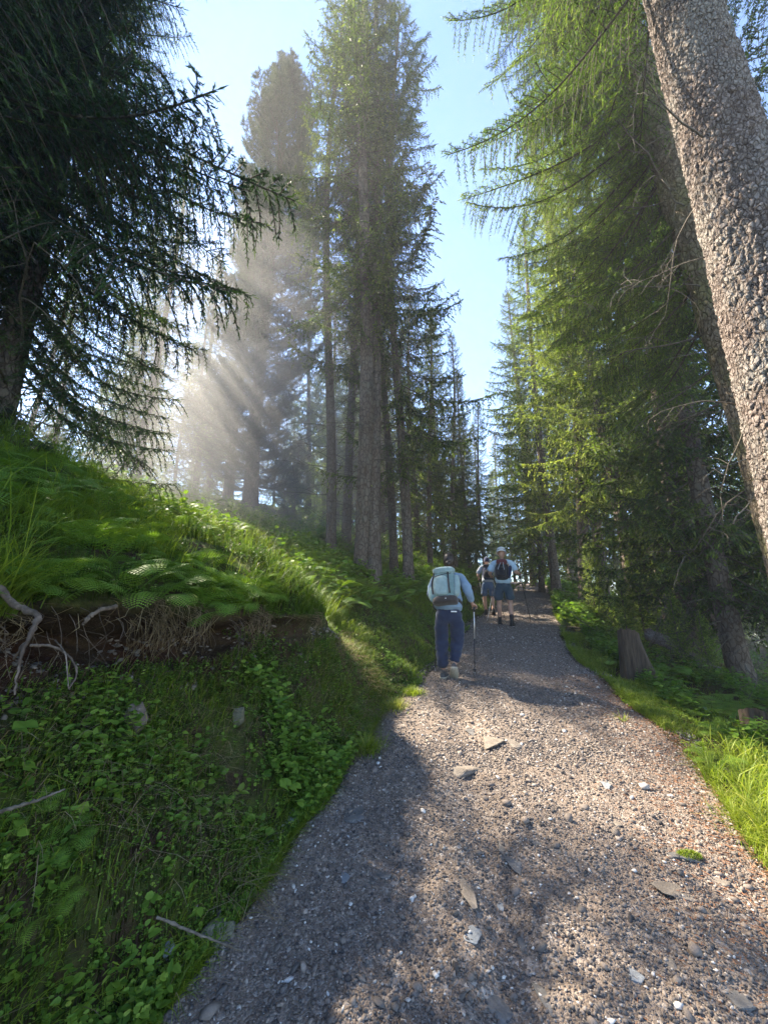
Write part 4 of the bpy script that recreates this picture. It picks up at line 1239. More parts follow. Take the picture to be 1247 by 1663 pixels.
import bmesh
def rock_mesh(seed, dims, mat, npts=16, sub=2, rough=.035, flat_top=False):
    r = np.random.default_rng(seed); bm = bmesh.new()
    p = r.normal(size=(npts, 3)); p /= np.linalg.norm(p, axis=1)[:, None]
    p *= r.uniform(.8, 1.1, (npts, 1))
    if flat_top: p[:, 2] = np.clip(p[:, 2], -1, .38)
    for q in p: bm.verts.new(q)
    bmesh.ops.convex_hull(bm, input=bm.verts)
    for v in [v for v in bm.verts if not v.link_faces]: bm.verts.remove(v)
    bmesh.ops.bevel(bm, geom=bm.edges[:], offset=.05, segments=1, affect='EDGES', profile=.6)
    bmesh.ops.triangulate(bm, faces=bm.faces[:])
    for _ in range(sub): bmesh.ops.subdivide_edges(bm, edges=bm.edges[:], cuts=1, use_grid_fill=True)
    bmesh.ops.triangulate(bm, faces=bm.faces[:])
    co = np.array([v.co[:] for v in bm.verts]); nn = co / (np.linalg.norm(co, axis=1)[:, None] + 1e-9)
    d = rough * fbm(co[:, 0] * 3, co[:, 1] * 3, co[:, 2] * 9, 4, seed)
    co = (co + nn * d[:, None]) * np.array(dims)
    for v, c in zip(bm.verts, co): v.co = c
    me = bpy.data.meshes.new('stone'); bm.to_mesh(me); bm.free()
    for pl in me.polygons: pl.use_smooth = False
    me.materials.append(mat); return me

def stone(px, py, wpx, hpx, mat, label, seed, thick=.35, flat=True, rz=0.0, tilt=(0, 0), name='flat_stone', cat='stone', group=None, sink=.35):
    p = on_left(px, py)
    d = p[1] * math.cos(R(PITCH)) + (p[2] - CAMZ) * math.sin(R(PITCH))
    w = wpx / FPX * d / 2; b = ray(px, py)[1]
    dep = hpx / FPX * d / 2 / max(.3, min(1, -b / math.hypot(1, b))) if flat else w * .8
    th = min(w, dep) * thick if flat else hpx / FPX * d / 2
    o = link_mesh(name, rock_mesh(seed, (w, dep, th), mat, flat_top=flat), None, (p[0], p[1], p[2] + th * (1 - 2 * sink) * .5))
    o.rotation_euler = (tilt[0], tilt[1], rz)
    tag(o, label, cat, group); return o

STONES = [
 (766, 1522, 42, 26, M_BLUE, 'pale bluish slab lying on the shaded gravel near the bottom', .35, -.5),
 (757, 1446, 24, 44, M_TAN, 'narrow brownish stone upright in the path above the pale slab', .8, .2),
 (829, 1402, 28, 50, M_SLATE, 'long dark slate pointing up the path', .35, .15),
 (577, 1330, 46, 30, M_SLATE, 'broad grey flat stone near the left edge of the path', .2, .4),
 (748, 1256, 66, 26, M_TAN, 'flat tan stone with a dark undercut where light meets shade', .5, .1),
 (1098, 1456, 70, 24, M_TAN, 'wide cracked tan slab at the right side of the path', .25, -.2),
 (1110, 1400, 60, 20, M_SLATE, 'thin grey ledge beside the moss cushion', .4, -.35),
 (984, 1279, 20, 12, M_BLUE, 'single white pebble in the sunlit gravel', .6, .0),
 (798, 1206, 46, 18, M_TAN, 'low jagged rock breaking out of the sunlit path', .7, .1),
 (832, 1208, 26, 12, M_TAN, 'pale chip beside the low jagged rock', .6, .5),
 (770, 1192, 30, 10, M_SLATE, 'thin sliver behind the low jagged rock', .5, -.3),
 (852, 1546, 26, 24, M_SLATE, 'small dark slate right of the pale slab', .4, .6),
 (1027, 1588, 30, 26, M_BLUE, 'bluish stone set in shaded gravel at the lower right', .5, .1),
 (872, 1372, 22, 18, M_SLATE, 'square grey chip beside the long dark slate', .4, .9),
 (620, 1420, 26, 22, M_SLATE, 'grey stone below the broad flat stone', .4, .7),
 (806, 1642, 62, 40, M_SLATE, 'large dark stone cut by the bottom of the picture', .4, .3),
 (1200, 1640, 44, 30, M_SLATE, 'dark stone in the bottom right corner', .5, .3),
 (1085, 1565, 22, 26, M_TAN, 'small upright tan stone at the lower right', .7, .1),
 (884, 1620, 24, 42, M_SLATE, 'narrow slate sliver near the bottom of the path', .4, .2),
 (560, 1432, 20, 16, M_BLUE, 'small pale stone in the shaded left part of the path', .5, .2),
 (1000, 1340, 18, 12, M_TAN, 'small tan stone in the middle of the sunlit gravel', .5, .1),
 (812, 1475, 14, 12, M_BLUE, 'tiny pale stone above the dark slate', .5, .1),
 (905, 1385, 20, 14, M_SLATE, 'grey chip in the gully right of the long slate', .4, .1),
 (1165, 1432, 40, 14, M_TAN, 'slim tan ledge beside the right verge', .5, -.4),
 (473, 1322, 26, 26, M_BLUE, 'bluish stone among leaves at the left edge of the path', .7, .3),
 (500, 1284, 22, 18, M_BLUE, 'small bluish stone above the leaves at the path edge', .7, .3),
 (418, 1420, 26, 24, M_SLATE, 'dark wet stone at the foot of the bank', .7, .3),
 (548, 1236, 44, 22, M_SLATE, 'blackish stone at the bank foot below the grass tuft', .8, .3),
 (272, 1563, 26, 26, M_BLUE, 'pale grey stone beside the big mossy rock', .7, .3),
]
def stones():
    for i, (px, py, w, h, m, lb, th, rz) in enumerate(STONES):
        stone(px, py, w, h, m, lb, 500 + i, th, True, rz, (R(6 * math.sin(i * 3)), R(6 * math.cos(i * 5))), group='stones set in the path' if px > 510 else None, sink=.6)
    stone(346, 1548, 76, 62, M_OLIVE, 'big mossy olive rock at the foot of the bank', 601, flat=False, rz=.4, name='rock', cat='rock')
    stone(218, 1184, 42, 62, M_PINKROCK, 'pinkish pointed rock standing out of the bank', 602, flat=False, rz=.8, name='rock', cat='rock')
    stone(386, 1186, 24, 40, M_OLIVE, 'narrow dark rock in the bank right of the pinkish one', 603, flat=False, rz=.8, name='rock', cat='rock')
stones()

# --- moss cushion
def cushion(px, py, w, label):
    p = on_left(px, py); r = np.random.default_rng(int(px)); n = 900
    a = r.uniform(0, 6.28, n); q = np.sqrt(r.uniform(0, 1, n))
    P = np.stack([p[0] + np.cos(a) * q * w, p[1] + np.sin(a) * q * w * .5, p[2] + (1 - q ** 2) * w * .3 - .004], -1)
    me = blade_mesh('moss_cushion', P, .014 * r.uniform(.5, 1.3, n), np.full(n, .003), r.uniform(0, 6.28, n), r.uniform(.2, .8, n), .7 + r.normal(0, .12, n), r, M_GRASS)
    tag(link_mesh('moss_cushion', me), label, 'moss')
cushion(1118, 1392, .07, 'yellow green moss cushion on the thin grey ledge')

def tuft(px, py, rad, h, n, label, seed, name='grass_tuft', tint=.78, wid=.005):
    p = on_left(px, py); r = np.random.default_rng(seed)
    a = r.uniform(0, 6.28, n); q = np.abs(r.normal(0, .5, n)) * rad
    x = p[0] + np.cos(a) * q; y = p[1] + np.sin(a) * q
    P = np.stack([x, y, np.full(n, p[2] - .01)], -1)
    me = blade_mesh(name, P, h * r.uniform(.45, 1.2, n), np.full(n, wid) * r.uniform(.6, 1.3, n), a + r.normal(0, .5, n), r.uniform(.3, 1.15, n), tint + r.normal(0, .12, n), r, M_GRASS)
    tag(link_mesh(name, me), label, 'grass tuft')
tuft(596, 1222, .13, .17, 420, 'bright yellow green grass tuft at the left edge of the sunlit path', 701)
tuft(640, 1150, .16, .13, 420, 'sunlit grass tuft on the path edge below the nearest walker', 702)
tuft(672, 1128, .13, .11, 520, 'flat sunlit grass patch at the feet of the nearest walker', 703)
tuft(1010, 1172, .05, .12, 26, 'thin lone tuft of a few blades on the right edge of the gravel', 704)
tuft(1160, 1268, .14, .26, 120, 'arching long grass tuft beside the small bright fern', 705, tint=.6)
tuft(1212, 1290, .16, .30, 150, 'tall arching grass tuft at the right border of the path', 706, tint=.6)
tuft(1232, 1360, .2, .2, 300, 'sunlit thick grass tuft low on the right verge', 707)

# --- broad leaved plants
def round_leaf(bag, c, rad, tiltv, az, tint, m=0):
    n = 18; a = np.linspace(.35, 2 * math.pi - .35, n)
    rr = rad * (1 + .05 * np.sin(a * 9)) * (1 - .12 * np.cos(a))
    x = rr * np.cos(a) ; y = rr * np.sin(a); z = .12 * rad * np.sin(a * 4) + .1 * rad
    V = np.vstack([[0, 0, 0], np.stack([x, y, z], 1)])
    e = Matrix.Rotation(az, 3, 'Z') @ Matrix.Rotation(tiltv, 3, 'Y')
    V = V @ np.array(e).T + c
    F = np.stack([np.zeros(n - 1, int), np.arange(1, n), np.arange(2, n + 1)], -1)
    bag.add(V, F, m, tint)
def leafy(px, py, sizes, label, seed, name='butterbur_plant'):
    p = on_left(px, py); r = np.random.default_rng(seed)
    o = empty(name, tuple(p)); tag(o, label, 'plant')
    for i, s in enumerate(sizes):
        a = i * 2.3 + r.uniform(-.3, .3); h = s * r.uniform(1.0, 1.9)
        c = np.array([math.cos(a) * s * 1.1 + .02, math.sin(a) * s * 1.0 - .02, h])
        b = Bag(); add_tube(b, smooth_path([(0, 0, 0), (c[0] * .3, c[1] * .3, h * .7), tuple(c)], 8), .0025, 5, 0, .5)
        link_mesh('stem', b.mesh('stem', [M_LEAF]), o)
        b = Bag(); round_leaf(b, c, s * .8, r.uniform(.2, .7), r.uniform(-.8, .5), .62)
        link_mesh('leaf', b.mesh('leaf', [M_LEAF]), o)
leafy(462, 1312, [.05, .042, .055, .035, .045], 'light green plant with broad round leaves at the edge of the gravel', 720)
leafy(22, 1290, [.045, .05], 'two round bright leaves at the left border of the bank', 721)
leafy(8, 1240, [.055], 'single round pale leaf above the two bright leaves', 722)
leafy(150, 1165, [.035, .04, .03, .03], 'leafy plant with lobed leaves below the overhanging roots', 723)

# --- roots and dead wood
def root_mat():
    b = NT('weathered_root'); v = b.coord((1, 1, 1)); n = b.noise(v, 30, 5, .6); n2 = b.noise(v, 6, 3)
    col = b.ramp(n.outputs[0], [(.3, (.06, .045, .035)), (.55, (.16, .125, .10)), (.75, (.28, .235, .19))])
    col = b.mix(b.ramp(n2.outputs[0], [(.45, (0, 0, 0)), (.6, (.8, .8, .8))]), col, (.05, .036, .026))
    return b.done(b.pbr(col, .85, b.bump(n.outputs[0], .6, .004), .2))
M_ROOT = root_mat()
def root(pts, r0, r1, label, seed, name='exposed_root', m=None, group=None, cat='root'):
    P = smooth_path(pts, 30); r = np.random.default_rng(seed)
    rad = np.linspace(r0, r1, 30) * (1 + .15 * r.normal(size=30)); P = P + r.normal(0, r0 * .15, P.shape)
    b = Bag(); add_tube(b, P, rad, 8, 0, .5)
    o = link_mesh(name, b.mesh(name, [m or M_ROOT], True)); tag(o, label, cat, group); return o
def rp(l): return [tuple(at(px, py, Y)) for px, py, Y in l]
root(rp([(-12, 945, 1.70), (22, 980, 1.72), (62, 1000, 1.70), (52, 1030, 1.66), (36, 1052, 1.62), (22, 1072, 1.62)]), .016, .004, 'pale forked root reaching out of the bank at the left border', 801)
root(rp([(62, 1000, 1.70), (50, 1030, 1.64), (36, 1062, 1.60), (30, 1090, 1.58), (24, 1130, 1.56)]), .010, .003, 'thin pale root hanging down from the forked root', 802)
root(rp([(190, 985, 2.22), (160, 992, 2.12), (140, 1008, 2.08), (136, 1014, 2.08)]), .013, .010, 'short broken pale root end above the dark hollow', 803)
root(rp([(50, 1048, 1.72), (84, 1050, 1.80), (115, 1068, 1.82), (125, 1095, 1.80), (112, 1120, 1.76)]), .006, .003, 'thin root curling over the bare red soil', 804)
root(rp([(90, 1040, 1.78), (106, 1060, 1.74), (110, 1090, 1.72), (112, 1118, 1.70)]), .0035, .002, 'fine straight root hanging before the red soil', 805)
root(rp([(-5, 1320, 1.3), (60, 1300, 1.42), (105, 1282, 1.5)]), .006, .003, 'thin brown stick lying on the lower bank', 806, 'stick', M_DEAD, cat='stick')
root(rp([(255, 1490, 1.62), (330, 1520, 1.66), (395, 1545, 1.66)]), .005, .003, 'thin dead stick at the foot of the bank by the mossy rock', 807, 'stick', M_DEAD, cat='stick')

def fine_roots():
    r = np.random.default_rng(810); B = Bag()
    for i in range(60):
        y = r.uniform(1.1, 3.3)
        x, yy, z = surf_left(np.array(r.uniform(4.3, 4.95)), np.array(y)); p = np.array([x, yy, z]); L = r.uniform(.08, .42)
        q = [p, p + [.05, r.normal(0, .02), -.2 * L], p + [.06 + r.normal(0, .04), r.normal(0, .05), -.6 * L], p + [.06 + r.normal(0, .05), r.normal(0, .08), -L]]
        add_tube(B, smooth_path(q, 9), np.linspace(.0028, .0008, 9), 4, 0, .5)
    o = link_mesh('rootlets', B.mesh('rootlets', [M_ROOT])); tag(o, kind='stuff')
fine_roots()

def wood_mat(name, dark, light, ring=False):
    b = NT(name)
    if ring:
        v = b.coord((1, 1, 0)); w = b.n('ShaderNodeTexWave'); w.wave_type = 'RINGS'; w.rings_direction = 'Z'; w.inputs['Scale'].default_value = 28; w.inputs['Distortion'].default_value = 3
        b.l(v, w.inputs['Vector']); f = w.outputs['Fac']
    else: f = b.noise(b.coord((1, 1, .12)), 34, 5, .6).outputs[0]
    col = b.ramp(f, [(.25, dark), (.75, light)])
    return b.done(b.pbr(col, .85, b.bump(f, .7, .006), .2))
M_STUMP = wood_mat('weathered_stump_wood', (.018, .013, .010), (.10, .076, .056))
M_CUT = wood_mat('cut_wood', (.085, .068, .052), (.19, .16, .125), True)

def stump(x, y, r0, H, label, seed, flare_dir=-.4, flare=.55, tiltz=.10):
    z0 = ground(x, y) - .08
    o = empty('tree_stump', (x, y, z0)); tag(o, label, 'tree stump')
    n, m = 40, 64
    zz = np.linspace(0, 1, n); a = np.arange(m) * 2 * math.pi / m
    A, Z = np.meshgrid(a, zz)
    Rr = r0 * (1 + .10 * np.sin(A * 3 + seed) + .06 * np.sin(A * 7 + 1) + .05 * vnoise(np.cos(A) * 6, np.sin(A) * 6, Z * 3, seed))
    lobe = np.exp(-((np.angle(np.exp(1j * (A - flare_dir)))) / .42) ** 2)
    others = sum(np.exp(-((np.angle(np.exp(1j * (A - flare_dir - k)))) / .3) ** 2) for k in (1.7, 3.0, 4.4))
    Rr += (flare * lobe + .16 * others) * r0 * 2 * (1 - Z) ** 1.5
    Rr += r0 * .05 * np.abs(np.sin(A * 11 + 2 * Z)) 
    top = H * (1 + tiltz * np.cos(A - 4.1) + .015 * np.sin(A * 9))
    ZZ = Z * top
    V = np.stack([Rr * np.cos(A), Rr * np.sin(A), ZZ], -1).reshape(-1, 3)
    i = np.arange(n - 1)[:, None] * m; j = np.arange(m)[None]; j2 = (j + 1) % m
    F = np.stack([i + j, i + j2, i + m + j2, i + m + j], -1).reshape(-1, 4)
    link_mesh('trunk', np_mesh('trunk', V, [F], [M_STUMP], None, {'tint': np.full(len(V), .5)}, True), o)
    ring = V[-m:]; C = ring.mean(0)
    V2 = np.vstack([ring * 1.0, ring * .5 + C * .5, C]); k = np.arange(m); k2 = (k + 1) % m
    V2[:m, 2] += .001
    F4 = np.stack([k, k2, m + k2, m + k], -1); F3 = np.stack([m + k, m + k2, np.full(m, 2 * m)], -1)
    link_mesh('cut_face', np_mesh('cut_face', V2, [F3, F4], [M_CUT]), o)
sx = ray(1010, 968)[0] * 5.6
stump(sx, 5.6, .125, .72, 'tall cut stump with one long root sweeping to the right, beside the verge', 3, -.5, .95, .09)
sx = ray(1185, 968)[0] * 3.9
stump(sx, 3.9, .09, .32, 'low broken brown stump hidden among dark ferns', 5, 1.0, .3, .2)

def log(p0, p1, r, label, seed):
    p0, p1 = Vector(p0), Vector(p1)
    P = smooth_path([tuple(p0), tuple(p0.lerp(p1, .35) + Vector((0, 0, .03))), tuple(p0.lerp(p1, .7)), tuple(p1)], 30)
    o = empty('fallen_log', tuple(p0)); tag(o, label, 'log')
    B = Bag(); rr = np.linspace(r, r * .6, 30)
    V, F, C = tube(P - np.array(p0), rr, 14)
    V = V * (1 + 0 * V); V += .015 * np.stack([vnoise(V[:, 0] * 9, V[:, 1] * 9, V[:, 2] * 9, seed + k) for k in range(3)], -1)
    B.add_multi(V, [F, C], [np.zeros(len(F), int), np.zeros(len(C), int)], .6)
    link_mesh('trunk', B.mesh('trunk', [M_BARK_BIG], True), o)
    rg = np.random.default_rng(seed)
    for i in range(9):
        q = P[rg.integers(2, 28)] - np.array(p0); B = Bag()
        M = frame(q[None], rg.uniform(0, 6.28), rg.uniform(.1, 1.2), rg.uniform(0, 3), rg.uniform(.3, .8))
        place_all(B, T_DEAD[i % 4], M); link_mesh('branch', B.mesh('branch', [M_DEAD]), o)
pA = at(1052, 1030, 7.3); pB = at(1168, 1092, 6.1)
log((pA.x, pA.y, pA.z), (pB.x, pB.y, pB.z), .11, 'fallen log of rough pale bark lying behind the tall stump', 820)

def brush():
    rg = np.random.default_rng(830)
    spots = [(960, 965, 8.3, 'bent dead twig arching beside the leaning spruce'), (1000, 975, 7.8, 'tangle of dead twigs behind the stump'), (1040, 1010, 7.2, 'dead pale branch over the upper end of the fallen log'),
             (1090, 1040, 6.6, 'grey twigs lying across the fallen log'), (1120, 1010, 6.4, 'upright dead spray beside the lichened saplings'), (1170, 1060, 5.8, 'dead twigs at the lower end of the fallen log'),
             (1215, 830, 3.4, 'thin bare branch sticking out beside the leaning trunk'), (925, 950, 10, 'low heap of dead branches by the path bend')]
    for i, (px, py, Y, lb) in enumerate(spots):
        p = at(px, py, Y); B = Bag()
        k = 5 if i < 6 else 2
        M = frame(np.zeros((k, 3)) + rg.normal(0, .15, (k, 3)), rg.uniform(0, 6.28, k), rg.uniform(-.2, 1.2, k), rg.uniform(0, 3, k), rg.uniform(.4, .8, k))
        for j in range(k): place_all(B, T_DEAD[j % 4], M[j:j + 1])
        g = ground(p.x, p.y); 
        o = link_mesh('dead_branch', B.mesh('dead_branch', [M_DEAD]), None, (p.x, p.y, p.z if i == 6 else g + .12)); tag(o, lb, 'branch')
brush()
for px, py, Y, sc, lb in ((1092, 1000, 6.3, .17, 'lichened sapling with a pale crooked stem, left of the rounded one'), (1132, 1010, 5.9, .14, 'small rounded sapling glowing in a patch of sun'), (1010, 1000, 7.4, .2, 'small spruce sapling behind the top of the stump'), (965, 960, 9.5, .3, 'bushy young spruce at the path edge by the dead twigs'), (1075, 930, 9.0, .5, 'young spruce in the clearing before the dark wood'), (1040, 960, 8.2, .33, 'thin young spruce behind the fallen log')):
    a, b = ray(px, 968); x = a * Y
    tree('sapling' if 'sapling' in KIND else 'young', x, Y, lb, None, sc * 1.6, 1.1 * px)
# ================================================================== people
def cloth(name, c1, c2, scale=9, rough=.9, bump=.5, bdist=.012):
    b = NT(name); v = b.coord(); n = b.noise(v, scale, 4, .55, .6); f = b.noise(v, 260, 2)
    col = b.ramp(n.outputs[0], [(.3, c1), (.7, c2)])
    return b.done(b.pbr(col, rough, b.bump(b.math('ADD', n.outputs[0], b.math('MULTIPLY', f.outputs[0], .08)), bump, bdist), .25, sheen=.2))
M_SKIN = simple_mat('skin', (.42, .24, .17), (.52, .31, .22), 14, .55, .1, .002, .35)
M_HAIR = simple_mat('dark_hair', (.010, .006, .004), (.028, .017, .011), 60, .5, .5, .003, .4, vec_scale=(1, 1, .15))
M_BLUEGREY = cloth('blue_grey_jacket', (.13, .20, .28), (.20, .29, .39))
M_NAVY = cloth('navy_trousers', (.009, .017, .042), (.017, .030, .070))
M_MINT = cloth('mint_fabric', (.19, .265, .26), (.27, .36, .35), 12, .75)
M_MINTD = cloth('grey_mint_fabric', (.13, .21, .21), (.20, .30, .29), 12, .75)
M_BROWNB = cloth('dark_brown_fabric', (.025, .02, .02), (.05, .042, .04), 14, .8)
M_BLACKF = cloth('black_fabric', (.008, .008, .010), (.020, .020, .026), 14, .8)
M_MAROON = cloth('maroon_fabric', (.085, .022, .026), (.15, .045, .045), 14, .8)
M_TEE = cloth('pale_blue_shirt', (.36, .50, .62), (.50, .64, .74))
M_SHORTS = cloth('dark_teal_shorts', (.020, .042, .065), (.035, .065, .095))
M_HAT = cloth('pale_hat', (.60, .58, .54), (.74, .72, .68), 16)
M_GREYSHIRT = cloth('grey_shirt', (.22, .25, .29), (.36, .39, .43))
M_DARKBLUE = cloth('dark_blue_fabric', (.010, .016, .045), (.022, .030, .075))
M_DENIM = cloth('blue_shorts', (.05, .08, .14), (.09, .14, .22))
M_SHOE = simple_mat('grey_shoe', (.045, .045, .05), (.10, .10, .105), 30, .8)
M_SOLE = simple_mat('pale_sole', (.30, .27, .21), (.44, .40, .32), 60, .85)
M_BOOT = simple_mat('black_boot', (.010, .010, .011), (.028, .026, .025), 30, .7)
M_SOCK = simple_mat('dark_sock', (.020, .018, .020), (.05, .042, .045), 90, .95)
M_ALU = simple_mat('pole_metal', (.48, .47, .46), (.60, .59, .58), 12, .35, 0, .001, .5, metal=.8)
M_POLEDARK = simple_mat('pole_dark', (.012, .012, .014), (.03, .03, .034), 12, .45, 0)
M_WHITE = simple_mat('reflective_white', (.70, .70, .70), (.80, .80, .80), 30, .6, 0)
M_EYE = simple_mat('eye', (.6, .6, .6), (.7, .7, .7), 5, .3, 0)

def skin_mesh(name, V, E, Rr, mat, sub=2, noise=0.0, nscale=9.0, seed=0, dirs=None):
    me = bpy.data.meshes.new(name)
    me.from_pydata([tuple(v) for v in V], E, [])
    o = bpy.data.objects.new(name, me); COL.objects.link(o)
    md = o.modifiers.new('skin', 'SKIN'); md.use_smooth_shade = True; md.branch_smoothing = .6
    for i, r in enumerate(Rr):
        rr = (r, r) if isinstance(r, (int, float)) else r
        me.skin_vertices[0].data[i].radius = rr
        me.skin_vertices[0].data[i].use_root = (i == 0)
    ss = o.modifiers.new('sub', 'SUBSURF'); ss.levels = sub; ss.render_levels = sub
    dg = bpy.context.evaluated_depsgraph_get(); dg.update()
    ev = o.evaluated_get(dg); m2 = bpy.data.meshes.new_from_object(ev); m2.name = name
    bpy.data.objects.remove(o); bpy.data.meshes.remove(me)
    n = len(m2.vertices); co = np.zeros(n * 3, dtype=np.float32); m2.vertices.foreach_get('co', co); co = co.reshape(-1, 3)
    if noise:
        nr = np.zeros(n * 3, dtype=np.float32); m2.vertices.foreach_get('normal', nr); nr = nr.reshape(-1, 3)
        d = noise * fbm(co[:, 0] * nscale, co[:, 1] * nscale, co[:, 2] * nscale * 1.6, 3, seed)
        # drag folds running around the limbs
        d += noise * .7 * np.sin(co[:, 2] * 60 + 5 * vnoise(co[:, 0] * 8, co[:, 1] * 8, co[:, 2] * 6, seed + 3)) * np.clip(vnoise(co[:, 0] * 6, co[:, 1] * 6, co[:, 2] * 5, seed + 7) + .2, 0, 1)
        co = co + nr * d[:, None]; m2.vertices.foreach_set('co', co.ravel())
    m2.materials.clear(); m2.materials.append(mat)
    for p in m2.polygons: p.use_smooth = True
    m2.update()
    return m2

def join_mesh(name, meshes, mats):
    """join meshes into one; each gets its own material index"""
    bm = bmesh.new()
    for k, m in enumerate(meshes):
        a = len(bm.faces); bm.from_mesh(m); bm.faces.ensure_lookup_table()
        for f in bm.faces[a:]: f.material_index = mats[k][1]; f.smooth = True
    me = bpy.data.meshes.new(name); bm.to_mesh(me); bm.free()
    ms = {}
    for m, i in mats: ms[i] = m
    for i in sorted(ms): me.materials.append(ms[i])
    return me

def ellipsoid(c, r, nu=20, nv=14, fn=None):
    th = np.linspace(0, math.pi, nv); ph = np.arange(nu) * 2 * math.pi / nu
    T, Pp = np.meshgrid(th, ph, indexing='ij')
    d = np.stack([np.sin(T) * np.cos(Pp), np.sin(T) * np.sin(Pp), np.cos(T)], -1)
    rr = np.ones(T.shape) if fn is None else fn(d)
    V = d * rr[..., None] * np.array(r) + np.array(c)
    i = np.arange(nv - 1)[:, None] * nu; j = np.arange(nu)[None]; j2 = (j + 1) % nu
    F = np.stack([i + j, i + nu + j, i + nu + j2, i + j2], -1).reshape(-1, 4)
    return V.reshape(-1, 3), F

def head_mesh(c, yaw=0.0, pitch=0.0, s=1.0):
    def fn(d):
        x, y, z = d[..., 0], d[..., 1], d[..., 2]
        r = 1 + .10 * np.clip(-y, 0, 1) * np.clip(z + .3, 0, 1)                       # back of the skull
        r = r - .14 * np.clip(-z - .2, 0, 1) * np.clip(-y + .2, 0, 1)                 # nape
        r = r + .20 * np.exp(-((x / .14) ** 2 + ((z + .12) / .20) ** 2)) * (y > 0)    # nose
        r = r - .05 * np.exp(-(((np.abs(x) - .36) / .14) ** 2 + ((z - .05) / .12) ** 2)) * (y > 0)   # eye sockets
        r = r + .06 * np.exp(-((x / .25) ** 2 + ((z + .50) / .07) ** 2)) * (y > 0)    # lips
        r = r + .07 * np.exp(-((x / .25) ** 2 + ((z + .80) / .12) ** 2)) * (y > 0)    # chin
        return r
    V, F = ellipsoid((0, 0, 0), (.074 * s, .094 * s, .115 * s), 40, 30, fn)
    b = Bag(); b.add(V, F, 0)
    for e in (-1, 1):
        Ve, Fe = ellipsoid((e * .078 * s, -.005, -.005), (.010, .020, .032), 10, 8); b.add(Ve, Fe, 0)
        Ve, Fe = ellipsoid((e * .028 * s, .076 * s, .008), (.011, .011, .009), 8, 6); b.add(Ve, Fe, 1)
    me = b.mesh('head', [M_SKIN, M_EYE], True)
    me.transform(Matrix.Translation(Vector(c)) @ Euler((pitch, 0, yaw)).to_matrix().to_4x4()); return me

def hand_meshes(wrist, d, palm_n, mat):
    """palm with four fingers curled round a grip and a thumb from the side of the palm"""
    w = Vector(wrist); d = Vector(d).normalized(); n = Vector(palm_n).normalized(); s = d.cross(n).normalized(); n = s.cross(d).normalized()
    out = [skin_mesh('palm', [w - d * .01, w + d * .035, w + d * .075], [(0, 1), (1, 2)], [.024, (.036, .020), (.038, .018)], mat, 2)]
    for i, (o, L) in enumerate(((-.030, .060), (-.010, .072), (.010, .068), (.028, .054))):
        b = w + d * .068 + s * o
        P = [b, b + d * L * .38, b + d * L * .50 + n * L * .36, b + d * L * .22 + n * L * .62]
        out.append(skin_mesh('finger', P, [(0, 1), (1, 2), (2, 3)], [.0095, .009, .0085, .0075], mat, 1))
    b = w + d * .022 - s * .028
    out.append(skin_mesh('thumb', [b, b - s * .018 + d * .022 + n * .012, b - s * .010 + d * .042 + n * .03], [(0, 1), (1, 2)], [.012, .0105, .009], mat, 1))
    return out

def shoe(parent, ankle, toe_dir, pitch, mats, L=.27, name='shoe', boot=0.0, side=1):
    """shoe with an upper and a sole; pitch > 0 lifts the heel"""
    o_m = Matrix.Translation(Vector(ankle)) @ Matrix.Rotation(-toe_dir, 4, 'Z') @ Matrix.Rotation(-pitch, 4, 'X') @ Matrix.Translation(Vector((0, 0, -.085)))
    n, m = 14, 14; u = np.linspace(0, 1, n)
    y = -.075 + u * L
    wd = .036 + .016 * np.sin(np.clip(u * 1.15, 0, 1) * math.pi * .8); wd[0] *= .7; wd[-1] *= .45; wd[-2] *= .85
    hg = np.where(u < .35, .085 + boot * .06, .085 - (u - .35) * .085); hg[-1] *= .6
    a = np.linspace(0, math.pi, m); V = []
    for k in range(n):
        V.append(np.stack([wd[k] * np.cos(a) * side, np.full(m, y[k]), .02 + (hg[k] - .02) * np.sin(a) ** .7], -1))
    V = np.array(V).reshape(-1, 3); i = np.arange(n - 1)[:, None] * m; j = np.arange(m - 1)[None]
    F = np.stack([i + j, i + j + 1, i + m + j + 1, i + m + j], -1).reshape(-1, 4)
    b = Bag(); b.add(V, F, 0); 
    k = np.arange(m)
    b.add(V[:m], np.stack([np.zeros(m - 2, int), np.arange(1, m - 1), np.arange(2, m)], -1), 0); b.add(V[-m:], np.stack([np.zeros(m - 2, int), np.arange(1, m - 1), np.arange(2, m)], -1), 0)
    me = b.mesh(name, [mats[0]], True); me.transform(o_m); up = link_mesh(name, me, parent)
    V = []
    for k in range(n):
        w = wd[k] + .005; V += [(-w, y[k], 0), (w, y[k], 0), (w, y[k], .024), (-w, y[k], .024)]
    F = []
    for k in range(n - 1):
        q = k * 4
        for e in range(4): F.append((q + e, q + (e + 1) % 4, q + 4 + (e + 1) % 4, q + 4 + e))
    F += [(0, 3, 2, 1), ((n - 1) * 4, (n - 1) * 4 + 1, (n - 1) * 4 + 2, (n - 1) * 4 + 3)]
    b = Bag(); b.add(np.array(V), np.array(F), 0); me = b.mesh('sole', [mats[1]]); me.transform(o_m); link_mesh('sole', me, up)

